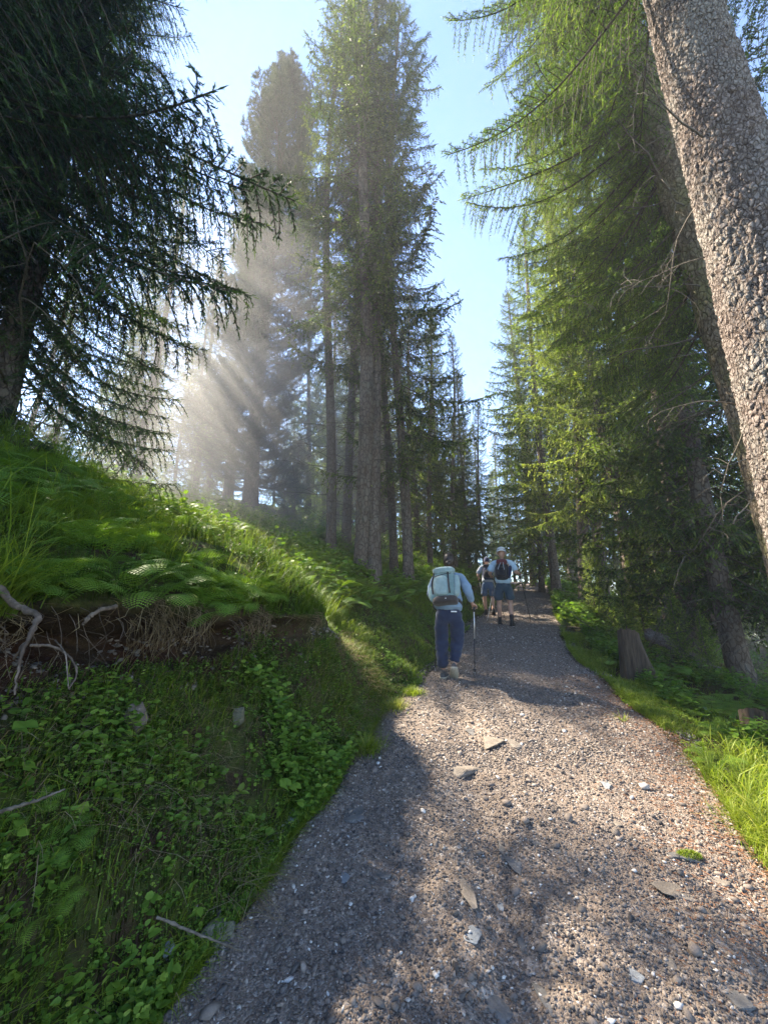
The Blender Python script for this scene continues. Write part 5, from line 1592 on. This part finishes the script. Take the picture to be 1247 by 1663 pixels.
def soft_box(w, d, h, p=3.2, taper=0.0, nu=28, nv=20, noise=.006, seed=0, bulge=.0):
    """rounded box centred at its base, superellipsoid"""
    th = np.linspace(-math.pi / 2, math.pi / 2, nv); ph = np.arange(nu) * 2 * math.pi / nu
    T, Pp = np.meshgrid(th, ph, indexing='ij')
    f = lambda v, e: np.sign(v) * np.abs(v) ** e
    e = 2 / p
    x = f(np.cos(T), e) * f(np.cos(Pp), e); y = f(np.cos(T), e) * f(np.sin(Pp), e); z = f(np.sin(T), e)
    k = 1 - taper * (z + 1) / 2 + bulge * (1 - z * z)
    V = np.stack([x * w / 2 * k, y * d / 2 * k, (z + 1) * h / 2], -1)
    nz = noise * fbm(x * 2.2 + seed, y * 2.2, z * 3, 3, seed)
    V = V + nz[..., None] * np.stack([x, y, z * .3], -1)
    i = np.arange(nv - 1)[:, None] * nu; j = np.arange(nu)[None]; j2 = (j + 1) % nu
    F = np.stack([i + j, i + j2, i + nu + j2, i + nu + j], -1).reshape(-1, 4)
    return V.reshape(-1, 3), F

def part_soft(parent, name, mat, w, d, h, loc, rot=(0, 0, 0), **kw):
    V, F = soft_box(w, d, h, **kw); b = Bag(); b.add(V, F, 0); me = b.mesh(name, [mat], True)
    me.transform(Matrix.Translation(Vector(loc)) @ Euler(rot).to_matrix().to_4x4())
    return link_mesh(name, me, parent)

def part_tube(parent, name, mat, pts, rad, sides=8, n=16):
    b = Bag(); add_tube(b, smooth_path(pts, n) if len(pts) > 2 else np.array(pts, float), rad, sides, 0)
    return link_mesh(name, b.mesh(name, [mat], True), parent)

def strap_band(parent, name, mat, pts, w, t=.004, n=18, wdir=(1, 0, 0)):
    P = smooth_path(pts, n); Tn = np.gradient(P, axis=0); Tn /= np.linalg.norm(Tn, axis=1)[:, None]
    W = np.array(wdir, float); W = W - Tn * (Tn @ W)[:, None]; W /= np.linalg.norm(W, axis=1)[:, None]; N = np.cross(Tn, W)
    V = np.stack([P - W * w / 2 - N * t, P + W * w / 2 - N * t, P + W * w / 2 + N * t, P - W * w / 2 + N * t], 1).reshape(-1, 3)
    F = []
    for k in range(n - 1):
        for e in range(4): F.append((k * 4 + e, k * 4 + (e + 1) % 4, k * 4 + 4 + (e + 1) % 4, k * 4 + 4 + e))
    b = Bag(); b.add(V, np.array(F), 0); return link_mesh(name, b.mesh(name, [mat]), parent)

def place(o, x, y, z, heading, s):
    o.location = (x, y, z); o.rotation_euler = (0, 0, -heading); o.scale = (s, s, s)

def pole(label, top, tip, mats=(M_POLEDARK, M_ALU, M_POLEDARK), basket=True):
    top, tip = Vector(top), Vector(tip)
    o = empty('trekking_pole', tuple(tip)); tag(o, label, 'trekking pole')
    d = (top - tip); L = d.length; d.normalize()
    f = lambda s: tuple(d * s)
    part_tube(o, 'grip', mats[0], [f(L - .14), f(L - .09), f(L - .04), f(L)], [.013, .016, .014, .016] if False else .0145, 8, 8)
    part_tube(o, 'upper_shaft', mats[1], [f(L * .48), f(L - .13)], .0085, 8)
    part_tube(o, 'lower_shaft', mats[2], [f(.03), f(L * .49)], .0068, 8)
    part_tube(o, 'tip', M_ALU, [f(0), f(.04)], [.002, .005], 6)
    if basket:
        b = Bag(); a = np.linspace(0, 2 * math.pi, 17)[:-1]; c = np.array(f(.06))
        ring = np.stack([np.cos(a) * .035, np.sin(a) * .035, 0 * a], -1) + c
        V = np.vstack([ring, ring * 1 + [0, 0, .005], [c + [0, 0, .012]], [c]]); k = np.arange(16); k2 = (k + 1) % 16
        b.add_multi(V, [np.stack([k, k2, 16 + k2, 16 + k], -1), np.concatenate([np.stack([16 + k, 16 + k2, np.full(16, 32)], -1), np.stack([k2, k, np.full(16, 33)], -1)])], [np.zeros(16, int), np.zeros(32, int)], .5)
        link_mesh('basket', b.mesh('basket', [mats[0]]), o)
    s = Vector((d.y, -d.x, 0)).normalized() if abs(d.z) < .999 else Vector((1, 0, 0))
    t = d * (L - .01); part_tube(o, 'wrist_strap', mats[0], [tuple(t), tuple(t + s * .03 - d * .06), tuple(t + s * .02 - d * .13), tuple(t - d * .04)], .003, 5, 12)
    return o

def world_pt(o, p):
    return Matrix.LocRotScale(Vector(o.location), o.rotation_euler, Vector(o.scale)) @ Vector(p)

# ---------- nearest walker
def walker_one():
    o = empty('person'); tag(o, 'nearest walker seen from behind in blue grey jacket and navy trousers, leaning forward', 'person')
    gx, gy = .88, 5.36
    place(o, gx, gy, ground(gx, gy) - .005, R(17), .965)
    J = dict(pel=(0, -.02, .93), sp=(0, .05, 1.09), ch=(0, .13, 1.28), nb=(0, .19, 1.43), nk=(0, .215, 1.50),
             hl=(-.10, -.01, .87), kl=(-.115, .04, .48), al=(-.10, -.02, .10), hr=(.10, -.01, .87), kr=(.085, .10, .49), ar=(.055, -.08, .17),
             sl=(-.165, .15, 1.38), el=(-.27, .12, 1.13), wl=(-.235, .27, .98), sr=(.165, .15, 1.38), er=(.275, .06, 1.14), wr=(.315, .17, .985))
    names = list(J); V = [J[k] for k in names]; ix = {k: i for i, k in enumerate(names)}
    E = [(ix[a], ix[b]) for a, b in (('pel', 'sp'), ('sp', 'ch'), ('ch', 'nb'), ('nb', 'nk'), ('pel', 'hl'), ('hl', 'kl'), ('kl', 'al'), ('pel', 'hr'), ('hr', 'kr'), ('kr', 'ar'),
                                     ('ch', 'sl'), ('sl', 'el'), ('el', 'wl'), ('ch', 'sr'), ('sr', 'er'), ('er', 'wr'))]
    Rr = [(.14, .11), (.125, .10), (.13, .10), .06, .052, .095, .06, .038, .095, .06, .038, .06, .042, .027, .06, .042, .027]
    body = skin_mesh('body', V, E, Rr, M_SKIN, 2)
    ms = [body, head_mesh((0, .245, 1.60), 0, -.15)]
    ms += hand_meshes(J['wr'], (.25, .75, -.45), (0, -.4, -1), M_SKIN) + hand_meshes(J['wl'], (.1, .8, -.4), (0, -.4, -1), M_SKIN)
    link_mesh('body', join_mesh('body', ms, [(M_SKIN, 0)] * len(ms)), o)
    # hair: cap and low bun
    def hf(d):
        x, y, z = d[..., 0], d[..., 1], d[..., 2]
        r = 1 + .10 * np.clip(-y, 0, 1) * np.clip(z + .4, 0, 1)
        r = np.where((y > .35) & (z < .42), .78, r); r = np.where((z < -.82), .8, r)
        return r + .02 * vnoise(x * 9, y * 9, z * 3, 5)
    Vh, Fh = ellipsoid((0, -.004, .006), (.090, .112, .128), 40, 30, hf); b = Bag(); b.add(Vh, Fh, 0)
    Vb, Fb = ellipsoid((0.0, -.100, -.052), (.046, .040, .044), 16, 12, lambda d: 1 + .06 * np.sin(d[..., 0] * 14 + d[..., 2] * 6)); b.add(Vb, Fb, 0)
    me = b.mesh('hair', [M_HAIR], True); me.transform(Matrix.Translation(Vector((0, .245, 1.60))) @ Euler((-.15, 0, 0)).to_matrix().to_4x4())
    link_mesh('hair', me, o)
    # jacket: torso, hem over the hips, sleeves, stand collar
    K = dict(a=(0, -.045, .86), b=(0, -.01, .99), c=(0, .08, 1.16), d=(0, .13, 1.29), e=(0, .175, 1.405), f=(0, .20, 1.455), sl=(-.172, .15, 1.375), el1=(-.235, .13, 1.25), el=(-.275, .115, 1.13), wl=(-.24, .25, 1.0),
             sr=(.172, .15, 1.375), er1=(.235, .11, 1.25), er=(.28, .06, 1.14), wr=(.312, .15, 1.005))
    nm = list(K); ii = {k: i for i, k in enumerate(nm)}
    E = [(ii[a], ii[b]) for a, b in (('a', 'b'), ('b', 'c'), ('c', 'd'), ('d', 'e'), ('e', 'f'), ('e', 'sl'), ('sl', 'el1'), ('el1', 'el'), ('el', 'wl'), ('e', 'sr'), ('sr', 'er1'), ('er1', 'er'), ('er', 'wr'))]
    Rj = [(.225, .185), (.205, .17), (.19, .15), (.18, .14), (.11, .09), (.066, .066), .082, .078, .064, .040, .082, .078, .064, .040]
    link_mesh('jacket', skin_mesh('jacket', [K[k] for k in nm], E, Rj, M_BLUEGREY, 3, .010, 8, 1), o)
    # trousers
    K = dict(a=(0, -.01, 1.05), b=(0, -.03, .86), hl=(-.10, -.02, .76), tl=(-.118, .02, .65), kl=(-.118, .045, .48), cl=(-.112, .01, .28), al=(-.10, -.02, .115),
             hr=(.10, -.02, .76), tr=(.105, .05, .65), kr=(.092, .09, .49), cr=(.078, .0, .32), ar=(.06, -.075, .20))
    nm = list(K); ii = {k: i for i, k in enumerate(nm)}
    E = [(ii[a], ii[b]) for a, b in (('a', 'b'), ('b', 'hl'), ('hl', 'tl'), ('tl', 'kl'), ('kl', 'cl'), ('cl', 'al'), ('b', 'hr'), ('hr', 'tr'), ('tr', 'kr'), ('kr', 'cr'), ('cr', 'ar'))]
    Rt = [(.175, .14), (.20, .165), (.120, .13), (.108, .11), (.098, .095), (.088, .085), (.082, .080), (.120, .13), (.112, .115), (.098, .095), (.088, .085), (.080, .078)]
    tr = link_mesh('trousers', skin_mesh('trousers', [K[k] for k in nm], E, Rt, M_NAVY, 3, .010, 8, 2), o)
    strap_band(tr, 'pocket_stripe', M_WHITE, [(.055, -.182, .885), (.09, -.183, .886), (.13, -.172, .884)], .016, .003, 8, (0, 0, 1))
    shoe(o, (-.10, -.02, .085), R(4), 0.0, (M_SHOE, M_SOLE))
    shoe(o, (.055, -.085, .175), R(-8), .75, (M_SHOE, M_SOLE))
    # rucksack
    k = empty('backpack'); tag(k, 'mint green backpack with dark base on the nearest walker', 'backpack')
    Mb = Matrix.Translation(Vector(o.location)) @ Matrix.Rotation(-R(17), 4, 'Z') @ Matrix.Scale(.965, 4)
    Mb = Mb @ Matrix.Translation(Vector((-.015, -.165, .985))) @ Euler((-.38, -.09, 0)).to_matrix().to_4x4()
    k.matrix_world = Mb
    part_soft(k, 'main_compartment', M_MINTD, .33, .20, .47, (0, 0, .03), taper=.08, seed=1, p=3.5)
    part_soft(k, 'lid', M_MINT, .31, .24, .12, (0, .01, .43), (.25, 0, .04), seed=2, p=2.8, noise=.012)
    part_soft(k, 'front_pocket', M_MINT, .235, .10, .30, (-.035, -.085, .085), (0, 0, 0), seed=3, p=2.9, noise=.008, taper=.15)
    part_soft(k, 'side_pocket', M_MINT, .12, .15, .33, (.150, -.035, .075), (0, .10, .5), seed=4, p=2.4, taper=.25)
    part_soft(k, 'side_pocket', M_MINTD, .11, .15, .24, (-.165, -.01, .03), (0, -.05, -.3), seed=5, p=2.5, taper=.2)
    part_soft(k, 'base_panel', M_BROWNB, .345, .215, .12, (0, -.012, -.022), seed=6, p=3.2)
    for pts in (((.085, -.135, .10), (.075, -.125, .25), (.07, -.09, .40), (.07, -.10, .50)), ((-.155, -.08, .12), (-.165, -.07, .28), (-.13, -.06, .46))):
        strap_band(k, 'strap', M_BLACKF, pts, .022, .004, 14)
    strap_band(k, 'strap', M_BLACKF, [(-.14, -.115, .36), (0, -.15, .375), (.12, -.115, .40)], .008, .003, 10, (0, 0, 1))
    V, F = ellipsoid((.02, -.118, .035), (.008, .004, .008), 10, 6); b = Bag(); b.add(V, F, 0); link_mesh('badge', b.mesh('badge', [M_WHITE]), k)
    for e in (-1, 1):
        strap_band(k, 'shoulder_strap', M_BLACKF, [(e * .09, .10, .44), (e * .10, .19, .47), (e * .11, .30, .38), (e * .13, .28, .20), (e * .15, .12, .10)], .05, .006, 16)
    strap_band(k, 'hip_belt', M_BLACKF, [(-.16, .03, .06), (-.20, .12, .05), (-.17, .25, .03), (0, .31, .02), (.17, .25, .03), (.20, .12, .05), (.16, .03, .06)], .055, .005, 26, (0, 0, 1))
    # poles
    hR = world_pt(o, (.335, .235, .985)); tR = Vector(at(771, 1100, 5.45)); tR.z = ground(tR.x, tR.y) + .005
    pole('walking pole with a bright upper shaft in the right hand of the nearest walker', hR + Vector((0, 0, .03)), tR)
    hL = world_pt(o, (-.225, .335, .965)); tL = Vector(at(706, 1078, 5.75)); tL.z = ground(tL.x, tL.y) + .005
    pole('dark walking pole on the left side of the nearest walker', hL + Vector((0, 0, .03)), tL, (M_POLEDARK, M_ALU, M_POLEDARK))
walker_one()

def walker_two():
    o = empty('person'); tag(o, 'walker in a pale sun hat, light blue shirt and dark shorts', 'person')
    gx, gy = 2.78, 9.05
    place(o, gx, gy, ground(gx, gy) - .005, R(16), 1.0)
    hand = {'wr': (.37, .20, 1.19), 'wl': (-.27, .22, 1.14)}
    V = [(0, -.01, .97), (0, .03, 1.12), (0, .09, 1.32), (0, .13, 1.48), (0, .15, 1.55), (-.105, 0, .90), (-.12, .06, .50), (-.12, .16, .10), (.105, -.01, .90), (.12, .02, .50), (.13, -.06, .10),
         (-.19, .10, 1.43), (-.30, .02, 1.18), hand['wl'], (.19, .10, 1.43), (.31, .0, 1.19), hand['wr']]
    E = [(0, 1), (1, 2), (2, 3), (3, 4), (0, 5), (5, 6), (6, 7), (0, 8), (8, 9), (9, 10), (2, 11), (11, 12), (12, 13), (2, 14), (14, 15), (15, 16)]
    Rr = [(.14, .11), (.13, .105), (.145, .11), .062, .055, .095, .062, .04, .095, .062, .04, .062, .046, .03, .062, .046, .03]
    body = skin_mesh('body', V, E, Rr, M_SKIN, 2)
    # calves
    calf = [skin_mesh('calf', [(e * .122, y0, .50), (e * .126, y1, .36), (e * .127, y2, .12)], [(0, 1), (1, 2)], [.058, .062, .040], M_SKIN, 2) for e, y0, y1, y2 in ((-1, .06, .08, .155), (1, .02, -.02, -.055))]
    ms = [body, head_mesh((0, .19, 1.655), 0, -.25)] + calf
    ms += hand_meshes(hand['wr'], (.1, .8, -.1), (0, -.2, -1), M_SKIN) + hand_meshes(hand['wl'], (.1, .8, -.1), (0, -.2, -1), M_SKIN)
    link_mesh('body', join_mesh('body', ms, [(M_SKIN, 0)] * len(ms)), o)
    # hat: crown and brim
    a = np.linspace(0, 2 * math.pi, 29)[:-1]; prof = [(.001, .115), (.05, .112), (.085, .095), (.100, .055), (.104, .02), (.110, .004), (.122, -.012), (.136, -.032), (.136, -.036), (.120, -.018), (.104, -.002)]
    Vv = np.array([[r * math.cos(t), r * 1.15 * math.sin(t), z + .004 * math.sin(3 * t) * (r > .12)] for r, z in prof for t in a]); n = 28
    F = [(i * n + j, i * n + (j + 1) % n, (i + 1) * n + (j + 1) % n, (i + 1) * n + j) for i in range(len(prof) - 1) for j in range(n)]
    b = Bag(); b.add(Vv, np.array(F), 0); me = b.mesh('hat', [M_HAT], True); me.transform(Matrix.Translation(Vector((0, .185, 1.70))) @ Euler((-.30, 0, 0)).to_matrix().to_4x4()); ht = link_mesh('hat', me, o)
    b = Bag(); Vv = np.array([[r * math.cos(t), r * 1.15 * math.sin(t), z] for r, z in ((.1055, .014), (.1045, .034)) for t in a])
    b.add(Vv, np.array([(j, (j + 1) % n, n + (j + 1) % n, n + j) for j in range(n)]), 0); me = b.mesh('hat_band', [M_GREYSHIRT]); me.transform(Matrix.Translation(Vector((0, .185, 1.70))) @ Euler((-.30, 0, 0)).to_matrix().to_4x4()); link_mesh('hat_band', me, ht)
    V = [(0, -.03, .91), (0, -.01, 1.04), (0, .05, 1.20), (0, .085, 1.34), (0, .11, 1.455), (0, .13, 1.50), (-.195, .10, 1.425), (-.27, .055, 1.28), (-.30, .03, 1.215), (.195, .10, 1.425), (.275, .045, 1.285), (.305, .015, 1.22)]
    E = [(0, 1), (1, 2), (2, 3), (3, 4), (4, 5), (4, 6), (6, 7), (7, 8), (4, 9), (9, 10), (10, 11)]
    Rj = [(.20, .16), (.195, .155), (.18, .14), (.185, .14), (.12, .09), .066, .085, .080, .076, .085, .080, .076]
    link_mesh('shirt', skin_mesh('shirt', V, E, Rj, M_TEE, 3, .010, 8, 11), o)
    V = [(0, -.01, 1.07), (0, -.02, .89), (-.108, 0, .80), (-.125, .035, .68), (-.128, .055, .55), (.108, -.01, .80), (.125, .01, .68), (.13, .02, .55)]
    E = [(0, 1), (1, 2), (2, 3), (3, 4), (1, 5), (5, 6), (6, 7)]
    link_mesh('shorts', skin_mesh('shorts', V, E, [(.17, .135), (.19, .155), (.118, .125), (.118, .115), (.122, .118), (.112, .12), (.118, .115), (.122, .118)], M_SHORTS, 3, .010, 8, 12), o)
    for e, y0, y1 in ((-1, .12, .155), (1, -.045, -.058)):
        link_mesh('sock', skin_mesh('sock', [(e * .127, y0, .27), (e * .127, (y0 + y1) / 2, .17), (e * .128, y1, .09)], [(0, 1), (1, 2)], [.052, .048, .046], M_SOCK, 2), o)
    shoe(o, (-.127, .155, .09), R(-3), .25, (M_BOOT, M_BOOT), .29, 'boot', 1)
    shoe(o, (.128, -.058, .088), R(12), 0.0, (M_BOOT, M_BOOT), .29, 'boot', 1)
    k = empty('backpack'); tag(k, 'black backpack with maroon top on the walker in the pale hat', 'backpack')
    k.matrix_world = Matrix.Translation(Vector(o.location)) @ Matrix.Rotation(-R(16), 4, 'Z') @ Matrix.Translation(Vector((-.03, -.17, 1.02))) @ Euler((-.24, .06, 0)).to_matrix().to_4x4()
    part_soft(k, 'main_compartment', M_BLACKF, .33, .22, .40, (0, 0, 0), taper=.12, seed=11, p=3.2)
    part_soft(k, 'lid', M_MAROON, .25, .20, .16, (.0, .0, .34), (.2, 0, -.1), seed=12, p=2.8)
    part_soft(k, 'front_pocket', M_BLACKF, .24, .11, .24, (-.02, -.10, .04), seed=13, p=2.8)
    part_soft(k, 'side_pocket', M_DARKBLUE, .09, .14, .30, (.155, -.01, .05), (0, .1, 0), seed=14, p=2.5)
    strap_band(k, 'strap', M_GREYSHIRT, [(-.09, -.155, .20), (-.06, -.14, .30), (-.02, -.10, .40)], .014, .003, 10)
    strap_band(k, 'strap', M_GREYSHIRT, [(.05, -.155, .20), (.03, -.14, .30), (.02, -.10, .42)], .014, .003, 10)
    for e in (-1, 1):
        strap_band(k, 'shoulder_strap', M_BLACKF, [(e * .09, .10, .40), (e * .11, .17, .47), (e * .13, .30, .40), (e * .14, .30, .2), (e * .15, .13, .06)], .05, .006, 16)
    h = world_pt(o, (.385, .27, 1.17)); t = at(861, 998, 9.55); t.z = ground(t.x, t.y)
    pole('slanted dark walking pole held out to the right by the walker in the hat', h + Vector((0, 0, .04)), t, (M_POLEDARK,) * 3, False)
    h = world_pt(o, (-.26, .29, 1.12)); t = at(819, 992, 10.0); t.z = ground(t.x, t.y)
    pole('walking pole seen between the legs of the walker in the hat', h + Vector((0, 0, .04)), t, (M_POLEDARK, M_ALU, M_POLEDARK), False)
walker_two()

def walker_three():
    o = empty('person'); tag(o, 'farthest walker half hidden behind the one in the hat, dark cap and grey shirt', 'person')
    gx, gy = 2.86, 10.7
    place(o, gx, gy, ground(gx, gy) - .005, R(14), .93)
    hand = {'wr': (.26, .25, 1.12), 'wl': (-.25, .22, 1.08)}
    V = [(0, -.01, .95), (0, .05, 1.10), (0, .14, 1.29), (0, .20, 1.43), (0, .225, 1.50), (-.10, 0, .90), (-.11, .12, .50), (-.10, .22, .12), (.10, -.01, .90), (.11, .02, .50), (.11, -.10, .12),
         (-.175, .15, 1.39), (-.28, .08, 1.15), hand['wl'], (.175, .15, 1.39), (.28, .08, 1.15), hand['wr']]
    E = [(0, 1), (1, 2), (2, 3), (3, 4), (0, 5), (5, 6), (6, 7), (0, 8), (8, 9), (9, 10), (2, 11), (11, 12), (12, 13), (2, 14), (14, 15), (15, 16)]
    Rr = [(.13, .11), (.12, .10), (.135, .105), .06, .053, .09, .058, .038, .09, .058, .038, .06, .044, .028, .06, .044, .028]
    ms = [skin_mesh('body', V, E, Rr, M_SKIN, 2), head_mesh((0, .27, 1.60), 0, -.3)]
    ms += hand_meshes(hand['wr'], (.1, .8, -.1), (0, -.2, -1), M_SKIN) + hand_meshes(hand['wl'], (.1, .8, -.1), (0, -.2, -1), M_SKIN)
    link_mesh('body', join_mesh('body', ms, [(M_SKIN, 0)] * len(ms)), o)
    Vh, Fh = ellipsoid((0, 0, .006), (.086, .106, .122), 32, 24, lambda d: np.where((d[..., 1] > .35) & (d[..., 2] < .35), .82, np.where(d[..., 2] < -.5, .8, 1.04)))
    b = Bag(); b.add(Vh, Fh, 0); me = b.mesh('cap', [M_DARKBLUE], True); me.transform(Matrix.Translation(Vector((0, .27, 1.60))) @ Euler((-.3, 0, 0)).to_matrix().to_4x4()); link_mesh('cap', me, o)
    V = [(0, -.03, .90), (0, .0, 1.04), (0, .08, 1.18), (0, .13, 1.31), (0, .17, 1.41), (0, .195, 1.455), (-.18, .15, 1.385), (-.25, .10, 1.25), (-.275, .085, 1.18), (.18, .15, 1.385), (.25, .10, 1.25), (.275, .085, 1.18)]
    E = [(0, 1), (1, 2), (2, 3), (3, 4), (4, 5), (4, 6), (6, 7), (7, 8), (4, 9), (9, 10), (10, 11)]
    link_mesh('shirt', skin_mesh('shirt', V, E, [(.185, .155), (.18, .15), (.17, .14), (.17, .13), (.11, .09), .064, .08, .074, .070, .08, .074, .070], M_GREYSHIRT, 3, .010, 8, 21), o)
    V = [(0, -.01, 1.05), (0, -.02, .87), (-.105, .02, .79), (-.115, .08, .66), (-.115, .115, .53), (.105, -.01, .79), (.115, .0, .66), (.118, .015, .53)]
    E = [(0, 1), (1, 2), (2, 3), (3, 4), (1, 5), (5, 6), (6, 7)]
    link_mesh('shorts', skin_mesh('shorts', V, E, [(.16, .135), (.18, .15), (.112, .12), (.108, .108), (.108, .105), (.108, .115), (.108, .108), (.108, .105)], M_DENIM, 3, .010, 8, 22), o)
    shoe(o, (-.10, .22, .10), 0, .2, (M_BOOT, M_BOOT), .27, 'boot', 1)
    shoe(o, (.11, -.10, .13), R(5), .55, (M_BOOT, M_BOOT), .27, 'boot', 1)
    k = empty('backpack'); tag(k, 'dark navy backpack on the farthest walker', 'backpack')
    k.matrix_world = Matrix.Translation(Vector(o.location)) @ Matrix.Rotation(-R(14), 4, 'Z') @ Matrix.Scale(.93, 4) @ Matrix.Translation(Vector((.01, -.12, 1.0))) @ Euler((-.38, 0, 0)).to_matrix().to_4x4()
    part_soft(k, 'main_compartment', M_DARKBLUE, .31, .20, .44, (0, 0, 0), taper=.12, seed=21, p=3.0)
    part_soft(k, 'lid', M_BLACKF, .27, .2, .11, (0, 0, .40), (.2, 0, 0), seed=22, p=2.8)
    part_soft(k, 'front_pocket', M_BLACKF, .22, .10, .24, (0, -.09, .05), seed=23, p=2.8)
    for e in (-1, 1):
        strap_band(k, 'shoulder_strap', M_BLACKF, [(e * .09, .10, .38), (e * .11, .17, .45), (e * .12, .28, .38), (e * .13, .28, .2), (e * .15, .12, .06)], .05, .006, 16)
    h = world_pt(o, (-.24, .29, 1.07)); t = at(788, 1000, 10.45); t.z = ground(t.x, t.y)
    pole('dark walking pole left of the farthest walker at the path edge', h + Vector((0, 0, .04)), t, (M_POLEDARK,) * 3)
    h = world_pt(o, (.25, .32, 1.11)); t = at(791, 1010, 9.75); t.z = ground(t.x, t.y)
    pole('walking pole trailing behind the farthest walker', h + Vector((0, 0, .04)), t, (M_POLEDARK, M_POLEDARK, M_ALU))
walker_three()
# ================================================================== haze
def make_haze():
    v = np.array([(-70, -12, -42), (90, -12, -42), (90, 80, -42), (-70, 80, -42), (-70, -12, 29), (90, -12, 29), (90, 80, 29), (-70, 80, 29)], float)
    f = np.array([(0, 3, 2, 1), (4, 5, 6, 7), (0, 1, 5, 4), (1, 2, 6, 5), (2, 3, 7, 6), (3, 0, 4, 7)])
    b = NT('haze')
    p = b.n('ShaderNodeVolumePrincipled')
    p.inputs['Color'].default_value = (.95, .95, .95, 1)
    p.inputs['Density'].default_value = HAZE
    p.inputs['Anisotropy'].default_value = .35
    b.l(p.outputs[0], b.out.inputs['Volume'])
    o = link_mesh('haze', np_mesh('haze', v, [f], [b.m]))
    tag(o, kind='stuff')
HAZE = 0.0028
make_haze()

def make_mist():
    """two soft lens-shaped banks of rising mist in the clearing round the column-shaped pine"""
    for i, (c, r, d) in enumerate((((-3.4, 10.6, 6.4), (4.3, 4.6, 6.4), .018), ((-3.6, 11.0, 5.2), (3.0, 3.4, 4.4), .030))):
        V, F = ellipsoid(c, r, 40, 28, lambda q: 1 + .14 * vnoise(q[..., 0] * 2.1, q[..., 1] * 2.1, q[..., 2] * 1.6, 5 + i))
        b = NT('mist')
        p = b.n('ShaderNodeVolumePrincipled')
        p.inputs['Color'].default_value = (.97, .96, .94, 1); p.inputs['Density'].default_value = d; p.inputs['Anisotropy'].default_value = .3
        b.l(p.outputs[0], b.out.inputs['Volume'])
        bg_ = Bag(); bg_.add(V, F, 0)
        o = link_mesh('mist', bg_.mesh('mist', [b.m], True)); tag(o, kind='stuff')
make_mist()
